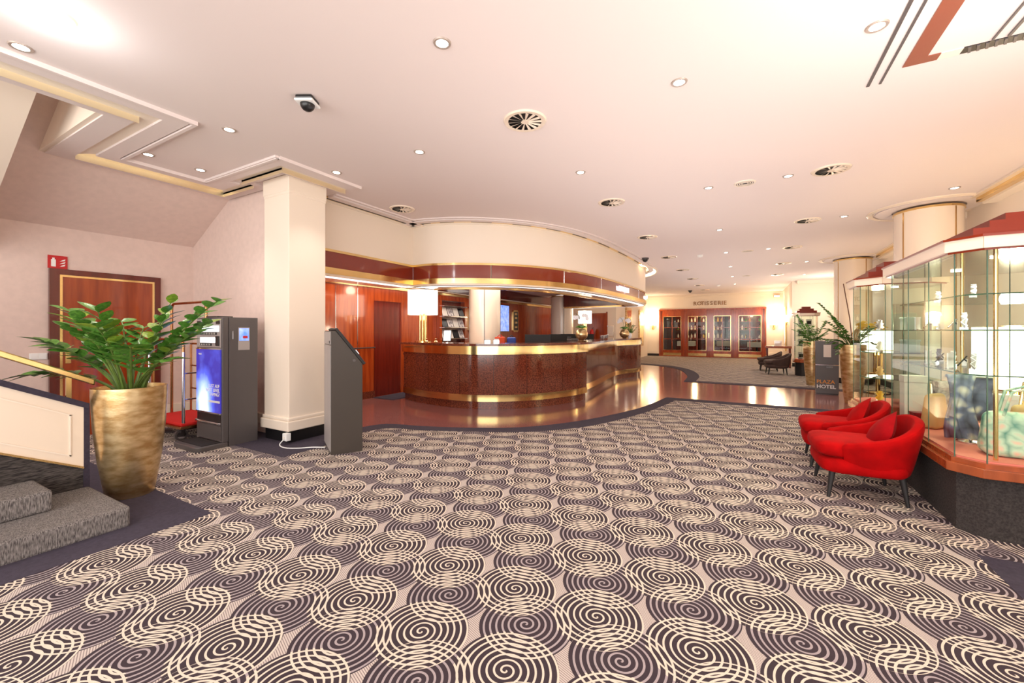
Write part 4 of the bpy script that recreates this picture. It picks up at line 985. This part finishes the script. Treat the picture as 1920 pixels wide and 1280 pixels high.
# socket and cable at pillar foot
t = thing('power_socket','white socket box hanging under the pillar base moulding','socket',(-4.76,3.0,.09)); MB().box(-.04,.04,-.03,.03,-.04,.05).build('box','white',t,bevel=.006); MB().box(-.015,.015,-.04,-.03,-.015,.015).build('plug','paper',t)
pts = smooth([(-4.76,2.96,.07),(-4.77,2.92,.018),(-4.6,2.88,.016),(-4.45,2.95,.016),(-4.35,3.05,.016),(-4.22,3.12,.016)],5)
tag(MB().tube(pts,.006,6).build('power_cable','white',smooth=True),'thin white cable lying on the dark carpet from pillar to kiosk','cable')

# ------------------------------------------------------------------ tub armchairs
def armchair(loc, rz, label, mshell, mcush, mleg, group, pillow=True):
    t = thing('tub_armchair',label,'armchair',loc,rz,group)     # local +x = back, faces -x
    A_, B_ = .37, .36
    sh = MB(); vs = []; N = 28; ring = None; K = 0
    for i in range(N+1):
        ph = math.radians(-128+256*i/N); u = abs(ph)/math.radians(128)
        top = .50+.235*max(0,math.cos(ph*.66))**1.3 if u<1 else .5
        top = .47+.215*(.5+.5*math.cos(PI*min(1,u)))
        c, s_ = math.cos(ph), math.sin(ph)
        ex = abs(c)**.8*(1 if c>0 else -1); ey = abs(s_)**.75*(1 if s_>0 else -1)
        if c < 0: ex *= .95
        rows = [(.80,.21),(.86,.26),(.95,.26+(top-.26)*.5),(1.02,top-.03),(.99,top+.0),(.91,top+.012),(.83,top-.0),(.79,top-.04),(.78,.36),(.78,.25)]
        K = len(rows)
        for f_,z_ in rows: vs.append((.02+ex*B_*f_*1.02,ey*A_*f_,z_))
    fs = [(i*K+k,(i+1)*K+k,(i+1)*K+k+1,i*K+k+1) for i in range(N) for k in range(K-1)]
    fs += [tuple(range(K)),tuple(N*K+k for k in range(K-1,-1,-1))]+[(i*K+K-1,(i+1)*K+K-1,(i+1)*K,i*K) for i in range(N)]
    sh.add([(v_[0]-.0+(.05*(v_[2]-.2) if v_[0]>0 else 0),v_[1],v_[2]) for v_ in vs],fs); sh.build('shell',mshell,t,smooth=True,sub=1)
    def rounded(x0,x1,hy,z0,z1,name,m_,e=5):
        q = MB(); vs = []; R_,Q = 10,24
        for i in range(R_+1):
            a = -PI/2+PI*i/R_
            for k in range(Q):
                b = 2*PI*k/Q; sg_ = lambda v_,p: math.copysign(abs(v_)**p,v_)
                x = sg_(math.cos(a),.35)*sg_(math.cos(b),.4); yy = sg_(math.cos(a),.35)*sg_(math.sin(b),.4); z = sg_(math.sin(a),.6)
                vs.append(((x0+x1)/2+x*(x1-x0)/2,yy*hy,(z0+z1)/2+z*(z1-z0)/2))
        fs = [(i*Q+k,i*Q+(k+1)%Q,(i+1)*Q+(k+1)%Q,(i+1)*Q+k) for i in range(R_) for k in range(Q)]
        q.add(vs,fs); return q.build(name,m_,t,smooth=True)
    rounded(-.36,.28,.325,.20,.345,'seat_base',mshell)
    rounded(-.385,.24,.30,.33,.47,'seat_cushion',mshell)
    for sx,sy in ((-.26,-.25),(-.26,.25),(.22,-.24),(.22,.24)):
        MB().tube([(sx,sy,.23),(sx*1.14,sy*1.12,0)],[.026,.013],10).build('leg',mleg,t,smooth=True)
    if pillow:
        q = MB(); vs = []; n_ = 10
        for s_ in (1,-1):
            for i in range(n_+1):
                for j in range(n_+1):
                    a, b = -1+2*i/n_, -1+2*j/n_; th = .075*((1-a*a)*(1-b*b))**.45
                    pin = 1-.12*(1-abs(a))*(abs(b)**2)-.0; pin2 = 1-.12*(1-abs(b))*(abs(a)**2)
                    vs.append(Vector((s_*th,a*.2*pin,b*.2*pin2)))
        Rm = Matrix.Rotation(.55,3,'Y') @ Matrix.Rotation(.7,3,'X')
        vs = [Rm@(v_*.82)+Vector((.15,.02,.52)) for v_ in vs]; m1 = (n_+1)**2
        fs = [(s_*m1+i*(n_+1)+j,s_*m1+(i+1)*(n_+1)+j,s_*m1+(i+1)*(n_+1)+j+1,s_*m1+i*(n_+1)+j+1) for s_ in (0,1) for i in range(n_) for j in range(n_)]
        q.add(vs,fs); q.build('scatter_cushion',mcush,t,smooth=True)
    t.scale = (.91,.96,.97)
    return t
armchair((.86,4.50,0),.04,'red velvet tub armchair in front, nearer the camera','velvet','velvetd','blackm','red velvet armchairs')
armchair((.86,5.33,0),-.03,'red velvet tub armchair behind, half hidden by the front one','velvet','velvet','blackm','red velvet armchairs')
armchair((.90,15.35,0),.1,'dark brown tub armchair nearer, beside the far showcase','velvetk','velvetk','blackm','dark far armchairs',False)
armchair((.75,16.6,0),.0,'dark brown tub armchair farther, half behind the nearer dark one','velvetk','velvetk','blackm','dark far armchairs',False)
t = thing('console_desk','orange brown wooden console desk behind the far dark armchairs','desk',(1.15,18.2,0)); MB().box(-.45,.35,-.25,.25,.72,.80).build('desk_top','woodo',t)
for x in (-.4,.3): MB().box(x-.03,x+.03,-.2,.2,0,.72).build('leg','woodd',t)
t = thing('table_card','white folded card standing on the far console desk','card',(1.1,18.1,.80),.3); MB().cbox((0,0,.10),(.22,.01,.2),Matrix.Rotation(.3,3,'X')).build('front_leaf','white',t); MB().cbox((0,.06,.10),(.22,.01,.2),Matrix.Rotation(-.3,3,'X')).build('back_leaf','white',t)

# ------------------------------------------------------------------ glass showcases
def octo(x0,x1,y0,y1,c): return [(x0+c,y0),(x1-c,y0),(x1,y0+c),(x1,y1-c),(x1-c,y1),(x0+c,y1),(x0,y1-c),(x0,y0+c)]
def showcase(label, x0,x1,y0,y1,c, zt=.50, zr=1.88, seams=0, shelves=(1.0,1.3,1.6), light=14, plinth='plinthc'):
    t = thing('glass_showcase',label,'showcase',((x0+x1)/2,(y0+y1)/2,0),0,'octagonal glass showcases with stepped mahogany roofs')
    B = lambda mb,n,m_,**k: mb.build(n,m_,t,world=True,**k)
    def oc(d,cc=None): return octo(x0+d,x1-d,y0+d,y1-d,(c if cc is None else cc)-d*.4)
    B(MB().prism(oc(.05),0,zt-.09),'plinth',plinth)
    B(MB().prism(oc(-.01),zt-.09,zt-.03),'ledge','woodo',bevel=.004); B(MB().prism(oc(.02),zt-.03,zt),'ledge_step','woodo'); B(MB().prism(oc(.05),zt,zt+.012),'display_base','pinkcloth')
    g = oc(.04); n = 8
    for i in range(n):
        a, b = Vector(g[i]), Vector(g[(i+1)%n]); L_ = (b-a).length; ns = seams if (L_>1.2 and seams) else 1
        for k in range(ns):
            p, q = a.lerp(b,k/ns+.003), a.lerp(b,(k+1)/ns-.003); d = (q-p).normalized(); nn = Vector((-d.y,d.x))*.006
            B(MB().prism([p,q,q+nn,p+nn],zt+.012,zr),'pane','glass')
            B(MB().box(p.x-.003,p.x+.003,p.y-.003,p.y+.003,zt,zr),'pane_edge','glassedge')
    for z in shelves: B(MB().prism(oc(.09),z,z+.008),'shelf','glass'); 
    for z in shelves:
        f = oc(.09); B(MB().strip(f+[f[0]],[(p[0]*.998+.002*(x0+x1)/2,p[1]*.998+.002*(y0+y1)/2) for p in f+[f[0]]],z,z+.008),'shelf_edge','glassedge')
    B(MB().prism(oc(.0),zr,zr+.012),'roof_lip','redband')
    f = oc(-.02)
    for i in range(n):
        a, b = Vector(f[i]), Vector(f[(i+1)%n]); d = (b-a).normalized(); nn = Vector((-d.y,d.x))*.02
        B(MB().prism([a+d*.003,b-d*.003,b-d*.003+nn,a+d*.003+nn],zr+.012,zr+.085),'fascia_panel','creamgloss')
    B(MB().prism(oc(.01),zr+.012,zr+.085),'roof_core','woodd')
    B(MB().prism(oc(-.03),zr+.085,zr+.10),'roof_lip','redband')
    dx, dy = (x1-x0), (y1-y0); m_ = min(dx,dy)
    for k,(ins,h_) in enumerate(((.10,.062),(.20,.062),(.30,.062))):
        e = m_*ins; z0 = zr+.10+.062*k
        B(MB().box(x0+e*1.1,x1-e*1.1,y0+e,y1-e,z0,z0+h_),'roof_tier','roofred')
    return t
s1 = showcase('large near glass showcase at the right with stepped mahogany roof and handbags inside',1.22,2.25,3.81,5.50,.13,.50,1.88,3,(1.06,1.36,1.6))
s2 = showcase('small octagonal glass showcase between the large one and the gold planters',1.17,1.95,6.12,6.92,.2,.50,1.88,0,(.8,1.1,1.36))
s3 = showcase('small distant glass showcase with black base beside the dark armchairs',1.32,1.95,15.0,15.65,.15,.50,1.80,0,(.9,1.2,1.5),plinth='blackm')
MB().tube([(1.44,3.92,.5),(1.44,3.92,1.88)],.012,10).build('brass_post','brass',s1,world=True,smooth=True)
MB().tube([(1.75,5.35,.5),(1.75,5.35,1.88)],.012,10).build('brass_post','brass',s1,world=True,smooth=True)
for t_,cx,cy in ((s1,1.55,4.2),(s1,1.6,5.0),(s2,1.56,6.5),(s3,1.6,15.3)):
    MB().lathe([(.035,1.872),(.03,1.879)],16,(cx,cy,0)).build('roof_spotlight','lens',t_,world=True) if t_ is not s3 else None
    l = bpy.data.lights.new('showcase_spot','SPOT'); l.energy = 26; l.color = (1,.87,.66); l.spot_size = math.radians(140); l.shadow_soft_size = .03
    o = bpy.data.objects.new('showcase_spot',l); COL.objects.link(o); o.location = (cx,cy,1.79)
# contents of the near showcase
def bag(name,label,loc,rz,w_,d_,h_,m_,hm,hl=.18,bev=.04,cat='bag'):
    t = thing(name,label,cat,loc,rz)
    q = MB().add([(-w_/2,-d_/2,0),(w_/2,-d_/2,0),(w_/2,d_/2,0),(-w_/2,d_/2,0),(-w_/2*.92,-d_/2*.5,h_),(w_/2*.92,-d_/2*.5,h_),(w_/2*.92,d_/2*.5,h_),(-w_/2*.92,d_/2*.5,h_)],[(0,3,2,1),(4,5,6,7),(0,1,5,4),(1,2,6,5),(2,3,7,6),(3,0,4,7)])
    o = q.build('body',m_,t,smooth=True); b = o.modifiers.new('b','BEVEL'); b.width = bev; b.segments = 4
    if hl: 
        for s_ in (-1,1): MB().tube([(-w_*.28,s_*d_*.22,h_*.92),(-w_*.2,s_*d_*.25,h_+hl*.8),(0,s_*d_*.25,h_+hl),(w_*.2,s_*d_*.25,h_+hl*.8),(w_*.28,s_*d_*.22,h_*.92)],.009,6).build('handle',hm,t,smooth=True)
    return t
zt = .512
bag('floral_tote','large teal and cream floral tote lying at the near corner of the big showcase','_' and (1.66,4.10,zt),-.05,.46,.20,.30,'floral','floral',.17,.07)
bag('tan_handbag','tan yellow leather handbag on the floor of the big showcase beside the front armchair',(1.46,4.98,zt),.9,.24,.13,.30,'tan','tan',0,.05)
bag('burgundy_purse','small burgundy purse in front of the tan handbag',(1.50,4.72,zt),1.0,.18,.08,.12,'burg','burg',0,.02)
bag('pale_handbag','pale leather handbag with shoulder strap behind the floral tote',(1.90,4.55,zt),.2,.34,.14,.30,'tan','brass',.2,.04)
t = thing('scarf_stand','grey blue printed scarf draped over a stand in the big showcase','scarf',(1.50,4.44,zt))
MB().lathe([(.08,0),(.08,.012),(.01,.02),(.01,.5)],16).build('stand','chrome',t,smooth=True); MB().tube([(-.14,0,.5),(.14,0,.5)],.01,8).build('rod','chrome',t)
for s_,hh,x0,x1 in ((-1,.48,-.14,.02),(1,.34,-.10,.14)):
    q = MB(); vs = []; N = 14
    for i in range(N+1):
        x = x0+(x1-x0)*i/N
        for j in range(7):
            z = .51-hh*j/6; vs.append((x+.02*math.sin(j*.9+i*.2),s_*(.012+.02*(j/6)+.012*math.sin(i*1.5)*(j/6)),z if j else .515))
    q.add(vs,[(i*7+j,(i+1)*7+j,(i+1)*7+j+1,i*7+j+1) for i in range(N) for j in range(6)])
    o = q.build('draped_fall','scarf',t,smooth=True); so_ = o.modifiers.new('s','SOLIDIFY'); so_.thickness = .004
for k,(x,y,w_,h_,m_,lab) in enumerate(((1.42,5.36,.17,.42,'paper','tall cream gift box at the far end of the big showcase, left one'),(1.62,5.30,.13,.38,'mag','tall patterned gift box right of the cream one in the big showcase'),(1.40,5.15,.10,.10,'burg','small dark red box in front of the tall cream box'),(1.95,5.2,.2,.3,'white','white carton at the back of the big showcase'))):
    t = thing('gift_box',lab,'box',(x,y,zt),.1); MB().box(-w_/2,w_/2,-.05,.05,0,h_*.85).build('body',m_,t,bevel=.003); MB().box(-w_/2-.004,w_/2+.004,-.054,.054,h_*.85,h_).build('lid',m_,t,bevel=.003)
def fan(label,loc,rz,r,m_,cat='scarf'):
    t = thing('folded_scarf',label,cat,loc,rz); N = 12
    q = MB(); vs = [(0,0,0)]
    for i in range(N+1):
        a = PI*.08+PI*.84*i/N; vs.append((r*math.cos(a),.012*(1 if i%2 else -1),r*math.sin(a)))
    q.add(vs,[(0,i+1,i+2) for i in range(N)]); o = q.build('pleats',m_,t); so_ = o.modifiers.new('s','SOLIDIFY'); so_.thickness = .004
    MB().box(-.05,.05,-.02,.02,0,.02).build('clip','chrome',t)
for z,row,its in ((1.068,'lowest',((1.45,4.25,'white'),(1.5,4.75,'paper'),(1.55,5.2,'scarf'))),(1.368,'middle',((1.45,4.4,'petal'),(1.5,5.0,'paper'))),(1.608,'top',((1.5,4.4,'paper'),(1.5,5.05,'petal')))):
    for k,(x,y,m_) in enumerate(its):
        fan('pleated pale scarf on the '+row+' shelf of the big showcase, '+['nearest','second','third'][k]+' one',(x,y,z),1.2,.13 if z<1.6 else .1,m_)
for z,row,its in ((1.068,'lowest',((1.40,4.48),(1.42,4.98))),(1.368,'middle',((1.42,4.72),(1.42,5.25)))):
    for k,(x,y) in enumerate(its):
        t = thing('display_card','white upright product card on the '+row+' shelf of the big showcase, '+['nearer','farther'][k],'card',(x,y,z),.9); MB().box(-.04,.04,-.004,.004,0,.12).build('card','white',t); MB().box(-.03,.03,-.02,.02,0,.008).build('foot','chrome',t)
        t = thing('pen_stand','dark pen on a small stand, '+row+' shelf of the big showcase, '+['nearer','farther'][k],'pen',(x+.1,y+.1,z),.9); MB().tube([(-.07,0,.02),(.07,0,.09)],.005,8).build('pen','black',t); MB().box(.03,.05,-.015,.015,0,.07).build('rest','chrome',t)
# contents of the small showcases
for k,(z,m1,m2) in enumerate(((.512,'yellow','scarf'),(.808,'tan','paper'),(1.108,'paper','petal'),(1.368,'mag','white'))):
    row = ['bottom','lower','middle','upper'][k]
    fan('pleated scarf fanned on the '+row+' level of the small showcase',(1.42,6.5,z),1.1,.13,m1)
    t = thing('gift_box','small box on the '+row+' level of the small showcase','box',(1.68,6.45,z),.3); MB().box(-.07,.07,-.05,.05,0,.13).build('body',m2,t,bevel=.003); MB().box(-.075,.075,-.055,.055,.13,.15).build('lid',m2,t,bevel=.003)
for k,z in enumerate((.512,.908,1.208,1.508)):
    row = ['bottom','lower','middle','upper'][k]
    for j,(x,m_) in enumerate(((1.5,'mag'),(1.7,'paper'))):
        t = thing('photo_card',['left','right'][j]+' black and white card on the '+row+' level of the distant showcase','card',(x,15.2,z),.4); MB().box(-.08,.08,-.006,.006,0,.2).build('print',m_,t); MB().box(-.04,.04,-.03,.03,0,.01).build('foot','black',t)
        MB().box(-.06,.06,-.009,-.006,.05,.15).build('picture','black',t)
# ------------------------------------------------------------------ gold planters on the right and hotel stand
def far_plant(label, loc, fr_, seed, yellow=False):
    rd = random.Random(seed); t = planter('potted_plant',label,loc,.20,.125,1.10,'gold planters beside the hotel stand')
    js, jl = MB(), MB()
    for az,re,ri,dr_,nl in fr_:
        a = math.radians(az); frond(t,Vector((.06*math.cos(a),.06*math.sin(a),1.03)),a,re,ri,dr_,nl,rd.uniform(.09,.125),rd,(js,jl))
        frond(t,Vector((.05*math.cos(a+1),.05*math.sin(a+1),1.03)),a+.45,re*.8,ri*.72,dr_,nl,rd.uniform(.08,.12),rd,(js,jl))
        frond(t,Vector((.05*math.cos(a-1),.05*math.sin(a-1),1.03)),a-.5,re*.7,ri*.5,dr_+.05,nl-2,rd.uniform(.08,.12),rd,(js,jl))
    js.build('stems','stem',t)['kind'] = 'stuff'; jl.build('foliage','green',t,smooth=True)['kind'] = 'stuff'
    return t
far_plant('gold planter with leafy green plant left of the dark hotel stand',(1.50,12.75,0),[(180,.35,.45,.1,16),(200,.3,.75,.05,18),(20,.25,.6,.05,16),(0,.4,.5,.1,16),(340,.45,.3,.3,16),(90,.2,.5,.05,14),(270,.3,.45,.2,16),(230,.35,.35,.15,14),(150,.3,.6,.1,14),(310,.25,.1,.45,16)],31)
p2 = far_plant('gold planter with green and yellow plant right of the dark hotel stand',(1.78,9.9,0),[(180,.45,.95,.1,22),(200,.35,.45,.1,14),(210,.45,.6,.1,16),(170,.3,.3,.2,14),(240,.3,.4,.15,14),(20,.35,.5,.1,16),(300,.3,.5,.1,14)],37)
yl = MB(); rd = random.Random(8)
for k in range(26):
    a = rd.uniform(-1.2,1.2); rr = rd.uniform(.05,.42); c = Vector((rr*math.cos(a),rr*math.sin(a)*.7,1.42+rd.uniform(-.06,.1)))
    yl.add([c,c+Vector((.05,.012,.03)),c+Vector((.13,0,.0)),c+Vector((.05,-.02,-.01))],[(0,1,2,3)])
yl.build('yellow_foliage','yellow',p2)['kind'] = 'stuff'
MB().tube([(0,0,1.05),(-.05,-.02,1.6),(-.14,0,2.25)],.008,6).build('bare_twig','twig',p2)
for s_ in (-1,0,1): MB().tube([(s_*.03,0,1.05),(.04*s_+.03,.02,1.3),(.1,.0,1.45)],.014,6).build('trunk','tan',p2)
hs_ = thing('hotel_stand','dark pillar shaped stand with white notice between the two gold planters','stand',(1.56,11.15,0),-.1)
MB().box(-.2,.2,-.16,.16,.02,.62).build('lower_case','charcoal',hs_,bevel=.006); MB().box(-.2,.2,-.16,.16,.64,1.14).build('upper_case','charcoal',hs_,bevel=.006); MB().box(-.19,.19,-.15,.15,0,.02).build('foot','black',hs_)
MB().box(-.06,.07,-.166,-.16,.80,1.06).build('notice','paper',hs_); MB().box(-.01,.10,-.175,-.16,.575,.60).build('grip','chrome',hs_); MB().box(-.195,.195,-.155,.155,.62,.64).build('joint_line','chrome',hs_)
o = text('plaza_lettering','PLAZA',.105,(0,0,0),(PI/2,0,0),'goldtext',None,.001,'LEFT',bold=.001); o.parent = hs_; o.location = (-.18,-.162,.27)
o = text('hotel_lettering','HOTEL',.105,(0,0,0),(PI/2,0,0),'white',None,.001,'LEFT',bold=.002); o.parent = hs_; o.location = (-.18,-.162,.165)
